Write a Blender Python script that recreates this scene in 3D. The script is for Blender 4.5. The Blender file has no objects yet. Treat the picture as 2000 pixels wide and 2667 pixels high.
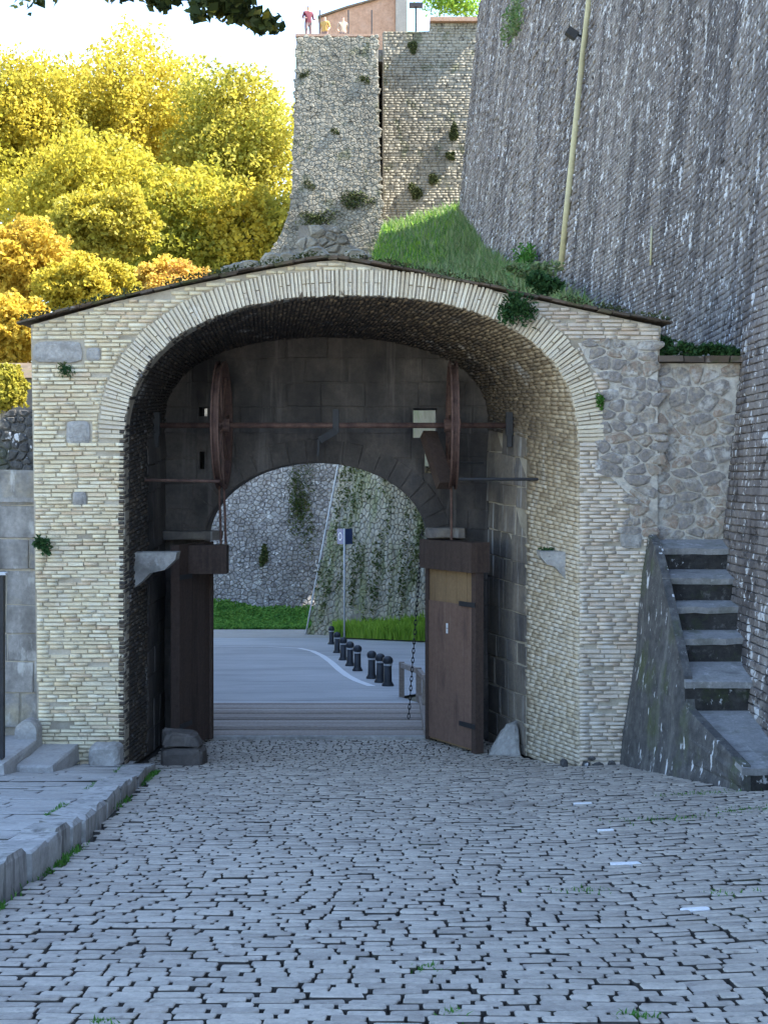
import bpy, math, random
import numpy as np
from mathutils import Vector, Matrix, noise as mnoise
from mathutils.geometry import tessellate_polygon

random.seed(7); rng = np.random.default_rng(7)
R = math.radians
scene = bpy.context.scene

# ------------------------------------------------------------ camera, sky, sun, exposure
EYE, F, HOR = 1.6, 3600.0, 1250.0
cam_data = bpy.data.cameras.new("camera")
cam = bpy.data.objects.new("camera", cam_data); scene.collection.objects.link(cam)
cam.location = (0, 0, EYE); cam.rotation_euler = (R(90), 0, 0)
cam_data.sensor_fit = 'VERTICAL'; cam_data.sensor_height = 36.0
cam_data.lens = 36.0 * F / 2667.0
cam_data.shift_y = -(1333.5 - HOR) / 2667.0
cam_data.clip_start = 0.05; cam_data.clip_end = 3000
scene.camera = cam

SUN_EL = R(50.0)
SUN_H = Vector((0.995, -0.06, 0)).normalized()           # horizontal direction towards the sun
world = bpy.data.worlds.new("World"); scene.world = world; world.use_nodes = True
wn = world.node_tree
sky = wn.nodes.new('ShaderNodeTexSky'); sky.sky_type = 'NISHITA'; sky.sun_disc = False
sky.sun_elevation = SUN_EL
sky.sun_rotation = math.atan2(SUN_H.x, SUN_H.y)
sky.air_density = 1.0; sky.dust_density = 0.2; sky.ozone_density = 1.0
bgn = wn.nodes['Background']; bgn.inputs['Strength'].default_value = 0.15
wn.links.new(sky.outputs[0], bgn.inputs['Color'])
sun_data = bpy.data.lights.new("sun", 'SUN'); sun_data.energy = 5.0; sun_data.angle = R(0.5)
sun_data.color = (1.0, 0.93, 0.80)
sun = bpy.data.objects.new("sun", sun_data); scene.collection.objects.link(sun)
to_sun = Vector((SUN_H.x * math.cos(SUN_EL), SUN_H.y * math.cos(SUN_EL), math.sin(SUN_EL)))
sun.rotation_euler = to_sun.to_track_quat('Z', 'Y').to_euler(); sun.location = (30, 0, 60)
vs = scene.view_settings
vs.view_transform = 'Standard'; vs.look = 'None'; vs.gamma = 1.0; vs.use_curve_mapping = False
vs.exposure = 2.25

# ------------------------------------------------------------ helpers
def P(px, py, Y):
    return Vector(((px - 1000.0) / F * Y, Y, EYE - (py - HOR) / F * Y))

COL = scene.collection
WORLD = {}
def place(o, parent=None, M=None):
    COL.objects.link(o)
    M = M or Matrix.Identity(4)
    WORLD[o.name] = M.copy()
    if parent is not None:
        o.parent = parent
        o.matrix_parent_inverse = WORLD[parent.name].inverted()
    o.matrix_basis = M
    return o
def tag(o, label=None, cat=None, group=None, kind=None):
    if label: o['label'] = label
    if cat: o['category'] = cat
    if group: o['group'] = group
    if kind: o['kind'] = kind
    return o
def empty(name, loc, label=None, cat=None, group=None, kind=None):
    o = bpy.data.objects.new(name, None); o.empty_display_size = 0.3
    place(o, None, Matrix.Translation(Vector(loc)))
    return tag(o, label, cat, group, kind)

class MB:
    """collects vertices / faces; build() links ONE mesh object"""
    def __init__(s): s.v = []; s.f = []; s.r = []
    def add(s, vs_, fs_, r=None):
        b = len(s.v); r = random.random() if r is None else r
        s.v.extend([tuple(p) for p in vs_])
        for f in fs_:
            s.f.append(tuple(i + b for i in f)); s.r.append(r)
        return s
    def box(s, c, sx, sy, sz, rot=None, r=None, bev=0.0):
        c = Vector(c); pts = []
        for z in (-.5, .5):
            for (x, y) in ((-.5, -.5), (.5, -.5), (.5, .5), (-.5, .5)):
                p = Vector((x * sx, y * sy, z * sz))
                if rot: p = rot @ p
                pts.append(c + p)
        return s.add(pts, [(3,2,1,0),(4,5,6,7),(0,1,5,4),(1,2,6,5),(2,3,7,6),(3,0,4,7)], r)
    def rough(s, c8, n=6, amp=.012, freq=7.0, r=None):
        """weathered block from 8 corners (bottom 4, top 4): gridded faces, worn by noise, edges rounded"""
        c8 = [Vector(p) for p in c8]; ctr = sum(c8, Vector())/8; r = random.random() if r is None else r; off = Vector((random.uniform(0, 50),)*3)
        for f in ((0,1,5,4), (1,2,6,5), (2,3,7,6), (3,0,4,7), (4,5,6,7)):
            a, b, c, d = [c8[i] for i in f]; V = []
            for i in range(n+1):
                for j in range(n+1):
                    u, v = i/n, j/n; p = a.lerp(b, u).lerp(d.lerp(c, u), v)
                    e = max(abs(2*u-1), abs(2*v-1)); 
                    p = p + (ctr-p).normalized()*(amp*1.6*(e > .99) + amp*(mnoise.noise(p*freq+off) + .5*mnoise.noise(p*freq*2.5+off)))
                    V.append(p)
            s.add(V, [(i*(n+1)+j, (i+1)*(n+1)+j, (i+1)*(n+1)+j+1, i*(n+1)+j+1) for i in range(n) for j in range(n)], r)
        return s
    def rough_box(s, c, sx, sy, sz, **k):
        c = Vector(c); q = [Vector((x*sx/2, y*sy/2, z*sz/2))+c for z in (-1, 1) for (x, y) in ((-1,-1),(1,-1),(1,1),(-1,1))]
        return s.rough(q, **k)
    def bar(s, a, b, w, h=None, r=None):
        """square bar from a to b"""
        a, b = Vector(a), Vector(b); d = b - a; h = h or w
        q = d.to_track_quat('Y', 'Z').to_matrix()
        return s.box((a + b) / 2, w, d.length, h, q, r)
    def tube(s, pts, rad, n=8, r=None, cap=True):
        pts = [Vector(p) for p in pts]; rads = rad if hasattr(rad, '__len__') else [rad] * len(pts)
        vs_, fs_ = [], []
        for i, p in enumerate(pts):
            d = (pts[min(i + 1, len(pts) - 1)] - pts[max(i - 1, 0)]).normalized()
            q = d.to_track_quat('Z', 'Y').to_matrix()
            for k in range(n):
                a = 2 * math.pi * k / n
                vs_.append(p + q @ Vector((math.cos(a), math.sin(a), 0)) * rads[i])
        for i in range(len(pts) - 1):
            for k in range(n):
                k2 = (k + 1) % n
                fs_.append((i*n + k, i*n + k2, (i+1)*n + k2, (i+1)*n + k))
        if cap:
            fs_.append(tuple(reversed(range(n)))); fs_.append(tuple((len(pts)-1)*n + k for k in range(n)))
        return s.add(vs_, fs_, r)
    def lathe(s, c, prof, n=14, r=None):
        c = Vector(c); vs_, fs_ = [], []
        for (rad, z) in prof:
            for k in range(n):
                a = 2 * math.pi * k / n
                vs_.append(c + Vector((math.cos(a) * rad, math.sin(a) * rad, z)))
        for i in range(len(prof) - 1):
            for k in range(n):
                k2 = (k + 1) % n
                fs_.append((i*n + k, i*n + k2, (i+1)*n + k2, (i+1)*n + k))
        fs_.append(tuple(reversed(range(n)))); fs_.append(tuple((len(prof)-1)*n + k for k in range(n)))
        return s.add(vs_, fs_, r)
    def plate(s, outline, holes, mapf, d0, d1, r=None, back=True):
        """2-D outline (u,v) with holes, extruded from depth d0 (front) to d1 (back) through mapf(u,v,d)"""
        loops = [list(outline)] + [list(h) for h in holes]
        tris = tessellate_polygon([[Vector((u, v, 0)) for (u, v) in l] for l in loops])
        flat = [p for l in loops for p in l]; n = len(flat)
        vs_ = [mapf(u, v, d0) for (u, v) in flat] + [mapf(u, v, d1) for (u, v) in flat]
        fs_ = [tuple(t) for t in tris]
        if back: fs_ += [tuple(i + n for i in reversed(t)) for t in tris]
        b = 0
        for l in loops:
            m = len(l)
            for i in range(m):
                j = (i + 1) % m
                fs_.append((b + i, b + j, b + j + n, b + i + n))
            b += m
        return s.add(vs_, fs_, r)
    def data(s, name, mat, origin=(0, 0, 0), smooth=False):
        me = bpy.data.meshes.new(name)
        o = Vector(origin)
        me.from_pydata([(x - o.x, y - o.y, z - o.z) for (x, y, z) in s.v], [], s.f)
        at = me.attributes.new('rnd', 'FLOAT', 'FACE'); at.data.foreach_set('value', s.r)
        if mat: me.materials.append(mat)
        if smooth: me.polygons.foreach_set('use_smooth', [True] * len(me.polygons))
        me.update(); return me
    def base(s):
        a = np.array(s.v); lo, hi = a.min(0), a.max(0)
        return ((lo[0] + hi[0]) / 2, (lo[1] + hi[1]) / 2, lo[2])
    def build(s, name, mat, parent=None, smooth=False, **kw):
        o0 = s.base()
        me = s.data(name, mat, o0, smooth)
        o = bpy.data.objects.new(name, me)
        place(o, parent, Matrix.Translation(Vector(o0)))
        return tag(o, kw.get('label'), kw.get('cat'), kw.get('group'), kw.get('kind'))

def big_mesh(name, V, Fq, rnd, mat, parent=None, smooth=False, **kw):
    """V (N,3), Fq list of index arrays (M,k) (uniform k) with per-face rnd"""
    me = bpy.data.meshes.new(name)
    V = np.asarray(V, dtype=np.float32)
    lo, hi = V.min(0), V.max(0); o0 = np.array([(lo[0]+hi[0])/2, (lo[1]+hi[1])/2, lo[2]], dtype=np.float32)
    V = V - o0
    me.vertices.add(len(V)); me.vertices.foreach_set('co', V.ravel())
    tot = [a.shape[1] for a in Fq for _ in range(a.shape[0])]
    idx = np.concatenate([a.ravel() for a in Fq]).astype(np.int32)
    me.loops.add(len(idx)); me.loops.foreach_set('vertex_index', idx)
    tot = np.array(tot, dtype=np.int32); st = np.concatenate([[0], np.cumsum(tot)[:-1]]).astype(np.int32)
    me.polygons.add(len(tot)); me.polygons.foreach_set('loop_start', st); me.polygons.foreach_set('loop_total', tot)
    me.update(calc_edges=True); me.validate()
    at = me.attributes.new('rnd', 'FLOAT', 'FACE')
    r = np.concatenate([np.asarray(x, dtype=np.float32) for x in rnd])
    at.data.foreach_set('value', r)
    if smooth: me.polygons.foreach_set('use_smooth', np.ones(len(tot), dtype=bool))
    me.materials.append(mat)
    o = bpy.data.objects.new(name, me)
    place(o, parent, Matrix.Translation(Vector(o0.tolist())))
    return tag(o, kw.get('label'), kw.get('cat'), kw.get('group'), kw.get('kind'))

# ---- unit pieces: u in [-.5,.5], v in [-.5,.5], n from -1 (back) to 0 (front)
def unit_brick(iu=.02, iv=.09, j=.012, front=.22):
    def q(s): return random.uniform(-s, s)
    V, Fc = [], []
    cs = [(-.5,-.5),(.5,-.5),(.5,.5),(-.5,.5)]
    for (x, y) in cs: V.append((x, y, -1))
    for (x, y) in cs: V.append((x + q(j), y + q(j*4), -front))
    for (x, y) in cs: V.append((x*(1-2*iu) + q(j), y*(1-2*iv) + q(j*4), q(.06)))
    for b in (0, 4):
        for i in range(4):
            k = (i + 1) % 4; Fc.append((b+i, b+k, b+4+k, b+4+i))
    Fc.append((8, 9, 10, 11))
    return np.array(V), Fc
def unit_cobble():
    def q(s): return random.uniform(-s, s)
    cu, cv = .06 + q(.03), .17 + q(.08)
    o = [(-.5+cu,-.5),(.5-cu,-.5),(.5,-.5+cv),(.5,.5-cv),(.5-cu,.5),(-.5+cu,.5),(-.5,.5-cv),(-.5,-.5+cv)]
    o = [(x + q(.025), y + q(.05)) for (x, y) in o]
    V, Fc = [], []
    tl = (q(.05), q(.05))
    for s, z in ((1.0, -1), (1.0, -.11), (.985, -.035), (.94, 0)):
        for (x, y) in o: V.append((x*s, y*(s if s == 1 else s - .045), z + (x*tl[0] + y*tl[1] + q(.02) if z > -.1 else 0)))
    for b in (0, 8, 16):
        for i in range(8):
            k = (i+1) % 8; Fc.append((b+i, b+k, b+8+k, b+8+i))
    Fc.append(tuple(range(24, 32)))
    return np.array(V), Fc
BRICKS = [unit_brick() for _ in range(8)]
BLOCKS = [unit_brick(.02, .03, .012, .12) for _ in range(8)]
COBBLES = [unit_cobble() for _ in range(12)]

def spec(c, u, v, n, w, h, d, key=0.0, r=None):
    """piece with face centre c, unit axes u,v,n and size w x h x d (depth)"""
    M = np.eye(4)
    M[:3, 0] = np.array(u) * w; M[:3, 1] = np.array(v) * h; M[:3, 2] = np.array(n) * d; M[:3, 3] = c
    return [M, random.randrange(1000), random.random() if r is None else r, key]
def pieces(specs, variants, name, parent, mat, limit=300, rest=None, smooth=False, side=None, nside=0):
    """first `limit` (by key) as objects sharing mesh data, the others joined as one 'stuff' part"""
    if not specs: return
    specs = sorted(specs, key=lambda s: -s[3])
    meshes = []
    if limit:
        for (V, Fc) in variants:
            me = bpy.data.meshes.new(name); me.from_pydata(V.tolist(), [], Fc); me.materials.append(mat)
            if side:                                                  # dirty flanks in the joints
                me.materials.append(side); me.polygons.foreach_set('material_index', [1 if i < nside else 0 for i in range(len(Fc))])
            if smooth: me.polygons.foreach_set('use_smooth', [True]*len(me.polygons))
            me.update(); meshes.append(me)
    for (M, k, r, key) in specs[:limit]:
        place(bpy.data.objects.new(name, meshes[k % len(meshes)]), parent, Matrix(M.tolist()))
    left = specs[limit:]
    if left:
        Vs, quads, quadr, polys, polyr, b, mi = [], [], [], [], [], 0, []
        for (M, k, r, key) in left:
            V, Fc = variants[k % len(variants)]
            W = V @ M[:3, :3].T + M[:3, 3]; Vs.append(W)
            for fi, f in enumerate(Fc):
                if len(f) == 4: quads.append([i + b for i in f]); quadr.append(r); mi.append(1 if side and fi < nside else 0)
                else: polys.append([i + b for i in f]); polyr.append(r)
            b += len(V)
        Fq, rr = [np.array(quads)], [quadr]
        if polys: Fq.append(np.array(polys)); rr.append(polyr)
        o = big_mesh(rest or (name + 's'), np.concatenate(Vs), Fq, rr, mat, parent, smooth, kind='stuff')
        if side:
            o.data.materials.append(side); o.data.polygons.foreach_set('material_index', mi + [0]*(len(o.data.polygons)-len(mi)))

def inpoly(poly, x, y):
    c = False; n = len(poly); j = n - 1
    for i in range(n):
        xi, yi = poly[i]; xj, yj = poly[j]
        if (yi > y) != (yj > y) and x < (xj - xi) * (y - yi) / (yj - yi) + xi: c = not c
        j = i
    return c
def coursed(inside, x0, x1, z0, z1, rowh, lens, gap, hj=0.15, step=0.02):
    """rows of pieces inside a region: (xc, zc, w, h)"""
    out = []; z = z0; 
    while z < z1:
        h = rowh * random.uniform(1 - hj, 1 + hj); zc = z + h / 2
        xs = np.arange(x0, x1 + step, step); runs = []; start = None
        for x in xs:
            ok = inside(x, zc)
            if ok and start is None: start = x
            if not ok and start is not None: runs.append((start, x - step)); start = None
        if start is not None: runs.append((start, x1))
        for (a, b) in runs:
            x = a; first = True
            while x < b - 0.03:
                L = random.uniform(*lens) * (random.uniform(.4, 1) if first else 1); first = False
                if b - (x + L) < lens[0] * .5: L = b - x
                out.append((x + L / 2, zc, max(L - gap, .02), h - gap)); x += L
        z += h
    return out

def voronoi(region, spacing, aniso=1.3, jit=.46, gap=.02, chaikin=1, inside=None):
    us = [p[0] for p in region]; vs_ = [p[1] for p in region]
    du, dv = spacing * aniso, spacing
    pts = []; nrow = int((max(vs_) - min(vs_)) / dv) + 5; ncol = int((max(us) - min(us)) / du) + 5
    grid = {}
    for i in range(nrow):
        for k in range(ncol):
            u = min(us) + (k - 2 + (.5 if i % 2 else 0) + random.uniform(-jit, jit)) * du
            v = min(vs_) + (i - 2 + random.uniform(-jit, jit)) * dv
            if random.random() < .17: continue
            grid[(i, k)] = (u, v)
    out = []
    for (i, k), (u, v) in grid.items():
        if not inpoly(region, u, v): continue
        if inside and not inside(u, v): continue
        poly = [(-1.6*du, -1.6*dv), (1.6*du, -1.6*dv), (1.6*du, 1.6*dv), (-1.6*du, 1.6*dv)]
        for di in range(-2, 3):
            for dk in range(-2, 3):
                o = grid.get((i + di, k + dk))
                if not o or (di == 0 and dk == 0): continue
                a, b = o[0] - u, o[1] - v
                a2 = a / aniso / aniso; lim = (a * a2 + b * b) / 2
                new = []; m = len(poly)
                for t in range(m):
                    p, q = poly[t], poly[(t+1) % m]
                    dp = p[0]*a2 + p[1]*b - lim; dq = q[0]*a2 + q[1]*b - lim
                    if dp <= 0: new.append(p)
                    if (dp < 0) != (dq < 0) and dp != dq:
                        s = dp / (dp - dq); new.append((p[0] + (q[0]-p[0])*s, p[1] + (q[1]-p[1])*s))
                poly = new
                if len(poly) < 3: break
            if len(poly) < 3: break
        if len(poly) < 3: continue
        cx = sum(p[0] for p in poly)/len(poly); cy = sum(p[1] for p in poly)/len(poly)
        rad = math.sqrt(sum((p[0]-cx)**2 + (p[1]-cy)**2 for p in poly)/len(poly))
        if rad < gap * 1.3: continue
        s = 1 - gap * random.uniform(.6, 1.4) / rad
        poly = [(cx + (p[0]-cx)*s, cy + (p[1]-cy)*s) for p in poly]
        for _ in range(chaikin):
            new = []
            for t in range(len(poly)):
                p, q = poly[t], poly[(t+1) % len(poly)]
                for w in (.22, .78): new.append((p[0] + (q[0]-p[0])*w, p[1] + (q[1]-p[1])*w))
            poly = new
        if chaikin: poly = [(cx + (p[0]-cx)*q_, cy + (p[1]-cy)*q_) for p in poly for q_ in (random.uniform(.90, 1.07),)]
        if len(poly) > 16: poly = poly[::2]
        out.append(((u + cx, v + cy), [(p[0] + u, p[1] + v) for p in poly], rad))
    return out
def stone_mesh(mb, c, poly, mapf, bulge, depth, r=None):
    n = len(poly); V, Fc = [], []
    j = [random.uniform(-.25, .25) * bulge for _ in range(n)]
    for s, d in ((1.0, -depth), (1.0, bulge*.45), (.72, bulge)):
        for t, (u, v) in enumerate(poly):
            V.append(mapf(c[0] + (u-c[0])*s, c[1] + (v-c[1])*s, -(d + (j[t] if d == bulge else 0))))
    for b in (0, n):
        for t in range(n):
            k = (t+1) % n; Fc.append((b+t, b+k, b+n+k, b+n+t))
    Fc.append(tuple(range(2*n, 3*n)))
    mb.add(V, Fc, r)
def rubble(region, spacing, mapf, name, parent, mat, bulge=.03, depth=.06, limit=300, aniso=1.3, gap=.02,
           chaikin=1, vis=None, inside=None, jit=.46, rest=None):
    cells = voronoi(region, spacing, aniso, jit, gap, chaikin, inside)
    cells.sort(key=lambda c: -(c[2] + (100 if (vis is None or vis(*c[0])) else 0)))
    for (c, poly, rad) in cells[:limit]:
        m = MB(); stone_mesh(m, c, poly, mapf, bulge*random.uniform(.7, 1.3), depth); m.build(name, mat, parent)
    m = MB()
    for (c, poly, rad) in cells[limit:]:
        stone_mesh(m, c, poly, mapf, bulge*random.uniform(.7, 1.3), depth)
    if m.v: m.build(rest or (name + 's'), mat, parent, kind='stuff')

# ---- foliage
def leaf_cards(C, size, up=0.0, aspect=.55, sv=.35, droop=0.0):
    """rhombus leaf faces around centres C (N,3) -> V, quads"""
    C = np.asarray(C); N = len(C)
    a = rng.normal(size=(N, 3)); a[:, 2] += droop; a /= np.linalg.norm(a, axis=1)[:, None]
    n = rng.normal(size=(N, 3)); n[:, 2] += up
    b = np.cross(n, a); b /= (np.linalg.norm(b, axis=1)[:, None] + 1e-9)
    nn = np.cross(a, b)
    s = (size * rng.uniform(1 - sv, 1 + sv, size=N))[:, None]
    p0 = C - a*s*.5; p2 = C + a*s*.5
    p1 = C + b*s*aspect*.5 + nn*s*.09 - a*s*.05; p3 = C - b*s*aspect*.5 + nn*s*.09 - a*s*.05
    V = np.stack([p0, p1, p2, p3], axis=1).reshape(-1, 3)
    Fq = np.arange(N*4).reshape(N, 4)
    return V, Fq
def foliage(name, C, size, mat, parent=None, up=.0, aspect=.55, rnd=None, **kw):
    V, Fq = leaf_cards(C, size, up, aspect)
    r = rng.uniform(size=len(Fq)) if rnd is None else rnd
    return big_mesh(name, V, [Fq], [r], mat, parent, **kw)
def blades(name, B, h, w, mat, parent=None, lean=.5, rnd=None, **kw):
    """bent grass blades rooted at B (N,3)"""
    B = np.asarray(B); N = len(B)
    hh = (h * rng.uniform(.45, 1.15, size=N))[:, None]
    ang = rng.uniform(0, 2*math.pi, N); d = np.stack([np.cos(ang), np.sin(ang), np.zeros(N)], 1)
    side = np.stack([-np.sin(ang), np.cos(ang), np.zeros(N)], 1) * w * .5
    ln = (rng.uniform(.1, 1, N) * lean)[:, None]
    up = np.array([0, 0, 1.0])
    mid = B + up*hh*.55 + d*hh*ln*.3; tip = B + up*hh*(1 - ln*.35) + d*hh*ln
    V = np.stack([B - side, B + side, mid + side*.8, mid - side*.8, tip], 1).reshape(-1, 3)
    i = np.arange(N)[:, None]*5
    Fq = [i + np.array([[0, 1, 2, 3]]), i + np.array([[3, 2, 4]])]
    r = rng.uniform(size=N) if rnd is None else rnd
    return big_mesh(name, V, Fq, [r, r], mat, parent, **kw)
def blob_points(n, c, rad):
    d = rng.normal(size=(n, 3)); d /= np.linalg.norm(d, axis=1)[:, None]
    return np.array(c) + d * (rng.uniform(size=(n, 1)) ** .45) * np.array(rad)

# ------------------------------------------------------------ materials
def mat(name, ramp, scale=3.0, rough=.9, bump=.35, bscale=45, mix=.6, layers=(), spec_=.25, metal=0.0,
        transl=None, stretch=(1, 1, 1), fine=.25, bdist=.01, attr_only=False):
    m = bpy.data.materials.new(name); m.use_nodes = True; nt = m.node_tree; N = nt.nodes; L = nt.links
    bs = N['Principled BSDF']; bs.inputs['Roughness'].default_value = rough
    bs.inputs['Metallic'].default_value = metal
    bs.inputs['Specular IOR Level'].default_value = spec_
    geo = N.new('ShaderNodeNewGeometry'); at = N.new('ShaderNodeAttribute'); at.attribute_name = 'rnd'
    oi = N.new('ShaderNodeObjectInfo')
    def math_(op, a, b=None, clamp=False):
        n = N.new('ShaderNodeMath'); n.operation = op; n.use_clamp = clamp
        for i, x in enumerate((a, b)):
            if x is None: continue
            if isinstance(x, (int, float)): n.inputs[i].default_value = x
            else: L.new(x, n.inputs[i])
        return n.outputs[0]
    def noise(sc, st=(1, 1, 1), det=4, rgh=.6, off=0.0):
        mp = N.new('ShaderNodeMapping'); mp.inputs['Scale'].default_value = st
        mp.inputs['Location'].default_value = (off, off * 1.7, off * .6)
        L.new(geo.outputs['Position'], mp.inputs['Vector'])
        n = N.new('ShaderNodeTexNoise'); n.inputs['Scale'].default_value = sc
        n.inputs['Detail'].default_value = det; n.inputs['Roughness'].default_value = rgh
        L.new(mp.outputs[0], n.inputs['Vector']); return n.outputs['Fac']
    r = at.outputs['Fac'] if attr_only else math_('FRACT', math_('ADD', at.outputs['Fac'], oi.outputs['Random']))
    nz = noise(scale, stretch)
    nz2 = math_('MULTIPLY', math_('SUBTRACT', nz, .3), 2.5, True)
    val = math_('ADD', math_('MULTIPLY', r, mix), math_('MULTIPLY', nz2, 1 - mix))
    cr = N.new('ShaderNodeValToRGB'); el = cr.color_ramp.elements
    while len(el) < len(ramp): el.new(.5)
    for i, c in enumerate(ramp):
        el[i].position = i / max(1, len(ramp) - 1); el[i].color = (*c, 1)
    L.new(val, cr.inputs[0]); col = cr.outputs[0]
    def mixc(fac, a, b, mode='MIX'):
        n = N.new('ShaderNodeMix'); n.data_type = 'RGBA'; n.blend_type = mode
        if isinstance(fac, (int, float)): n.inputs[0].default_value = fac
        else: L.new(fac, n.inputs[0])
        L.new(a, n.inputs[6])
        if isinstance(b, tuple): n.inputs[7].default_value = (*b, 1)
        else: L.new(b, n.inputs[7])
        return n.outputs[2]
    if fine:
        fn = noise(bscale * .7, (1, 1, 1), 3, .7)
        g = math_('ADD', math_('MULTIPLY', math_('SUBTRACT', fn, .5), 2 * fine), 1.0)
        cmb = N.new('ShaderNodeCombineColor')
        for i in range(3): L.new(g, cmb.inputs[i])
        col = mixc(1.0, col, cmb.outputs[0], 'MULTIPLY')
    for k, (c, sc, st, lo, hi, amt) in enumerate(layers):
        f = noise(sc, st, 4, .65, off=11.3 * (k + 1))
        f = math_('MULTIPLY', math_('DIVIDE', math_('SUBTRACT', f, lo), max(hi - lo, 1e-3), True), amt)
        col = mixc(f, col, c)
    L.new(col, bs.inputs['Base Color'])
    if bump:
        b = N.new('ShaderNodeBump'); b.inputs['Strength'].default_value = bump; b.inputs['Distance'].default_value = bdist
        L.new(noise(bscale, (1, 1, 1), 5, .7), b.inputs['Height']); L.new(b.outputs[0], bs.inputs['Normal'])
    if transl:
        tr = N.new('ShaderNodeBsdfTranslucent'); L.new(col, tr.inputs['Color'])
        mx = N.new('ShaderNodeMixShader'); mx.inputs[0].default_value = transl
        L.new(bs.outputs[0], mx.inputs[1]); L.new(tr.outputs[0], mx.inputs[2])
        L.new(mx.outputs[0], N['Material Output'].inputs['Surface'])
    return m

W = (.62, .62, .60)
M = {}
M['brick'] = mat('brick', [(.56,.475,.315),(.67,.58,.395),(.73,.65,.46),(.62,.515,.345),(.76,.70,.53),(.62,.48,.325),(.69,.60,.42)], 1.2, .92, .6, 60, .7,
                 layers=[((.30,.265,.215), 1.2, (1,1,1), .55, .80, .5), ((.72,.69,.61), 4, (1,1,1), .56, .75, .45), ((.20,.175,.14), 9, (1,1,2.5), .61, .72, .6)])
M['voussoir'] = mat('voussoir', [(.54,.46,.335),(.65,.57,.425),(.59,.52,.41),(.70,.63,.485),(.60,.50,.365)], 1.5, .92, .6, 60, .7,
                 layers=[((.30,.265,.22), 1.4, (1,1,1), .55, .78, .5), ((.70,.67,.60), 3, (1,1,1), .57, .74, .45), ((.20,.175,.145), 9, (1,1,1), .62, .72, .5)])
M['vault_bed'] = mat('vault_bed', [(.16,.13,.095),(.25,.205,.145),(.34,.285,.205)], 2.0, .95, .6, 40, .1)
M['mortar'] = mat('mortar', [(.27,.235,.18),(.40,.355,.28),(.52,.47,.385)], 2.0, .95, .6, 50, .1)
M['shade_stone'] = mat('shade_stone', [(.060,.053,.050),(.085,.075,.068),(.12,.103,.09),(.068,.063,.063)], 1.6, .95, .8, 25, .2, fine=.4,
                  layers=[((.028,.027,.029), .8, (1,1,.6), .46, .66, .8), ((.21,.187,.168), 2.2, (3,3,.18), .56, .74, .6)])  # darkened stone: the shade of the passage is put into the colour
M['brick_pink'] = mat('brick_pink', [(.52,.445,.36),(.62,.54,.445),(.57,.49,.40),(.67,.595,.50),(.56,.45,.355),(.64,.57,.475)], 1.2, .92, .6, 60, .7,
                 layers=[((.30,.27,.24), 1.3, (1,1,1), .55, .78, .5), ((.68,.66,.61), 3, (1,1,1), .54, .72, .6), ((.22,.19,.165), 9, (1,1,2.5), .62, .72, .4)])
M['lime'] = mat('lime', [(.42,.385,.325),(.52,.485,.42),(.61,.575,.51)], 3, .95, .9, 25, .3, fine=.4,
                layers=[((.24,.21,.175), 3.2, (1,1,1), .52, .68, .7)], bdist=.025)
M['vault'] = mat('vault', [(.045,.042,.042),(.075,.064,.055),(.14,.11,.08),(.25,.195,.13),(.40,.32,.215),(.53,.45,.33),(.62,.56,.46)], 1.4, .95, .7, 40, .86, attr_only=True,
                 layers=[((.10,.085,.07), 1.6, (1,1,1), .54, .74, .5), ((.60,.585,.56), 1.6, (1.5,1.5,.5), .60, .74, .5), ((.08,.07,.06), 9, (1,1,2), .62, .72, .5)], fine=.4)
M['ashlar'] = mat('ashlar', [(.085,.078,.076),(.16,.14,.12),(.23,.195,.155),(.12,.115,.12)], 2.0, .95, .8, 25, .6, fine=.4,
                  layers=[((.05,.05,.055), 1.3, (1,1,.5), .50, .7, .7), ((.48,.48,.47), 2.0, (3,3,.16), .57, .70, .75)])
M['rubble'] = mat('rubble', [(.20,.185,.17),(.32,.285,.24),(.27,.25,.24),(.39,.345,.28),(.33,.25,.195),(.44,.415,.375)], 9, .93, 1.0, 28, .45,
                  layers=[((.64,.62,.575), 5, (1,1,1), .53, .66, .75), ((.12,.11,.10), 8, (1,1,1), .57, .68, .65)], bdist=.03, fine=.45)
M['tower'] = mat('tower', [(.18,.165,.13),(.24,.222,.178),(.29,.27,.22),(.21,.198,.165),(.36,.335,.28)], 1.8, .95, .9, 6, .45, fine=.45,
                 layers=[((.11,.10,.08), .35, (1,1,.6), .48, .68, .65), ((.085,.095,.05), 1.3, (1,1,.8), .56, .65, .7), ((.065,.06,.048), 3.5, (1,1,1), .57, .65, .8), ((.50,.475,.42), 5, (1,1,1), .61, .69, .5)], bdist=.06)
M['tower_base'] = mat('tower_base', [(.20,.185,.175),(.34,.32,.305),(.45,.43,.41),(.27,.25,.245),(.64,.62,.60)], 3.0, .95, .8, 9, .6,
                 layers=[((.13,.12,.11), .5, (1,1,.6), .50, .68, .6), ((.10,.09,.085), 3, (1,1,1), .57, .66, .7), ((.74,.72,.70), 4.5, (1,1,1), .585, .65, .85)], bdist=.05)
M['tower_mortar'] = mat('tower_mortar', [(.17,.155,.125),(.24,.22,.185),(.32,.30,.255)], 2.5, .95, .8, 12, .1,
                 layers=[((.08,.075,.06), 1.2, (1,1,1), .52, .68, .7)], bdist=.05)
M['scarp'] = mat('scarp', [(.175,.153,.143),(.225,.198,.182),(.195,.172,.163),(.265,.235,.21),(.21,.178,.158)], .9, .95, .9, 18, .25, fine=.5,
                 layers=[((.075,.067,.068), .5, (2.2,2.2,.09), .44, .58, .8), ((.40,.375,.34), .9, (2.6,2.6,.05), .53, .68, .55), ((.05,.044,.043), 4.5, (1,1,1), .56, .63, .85),
                         ((.72,.72,.72), 2.6, (1.1,1.1,.8), .61, .645, .8), ((.76,.76,.76), 8.0, (1,1,.8), .60, .635, .85)], bdist=.05)
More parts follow.
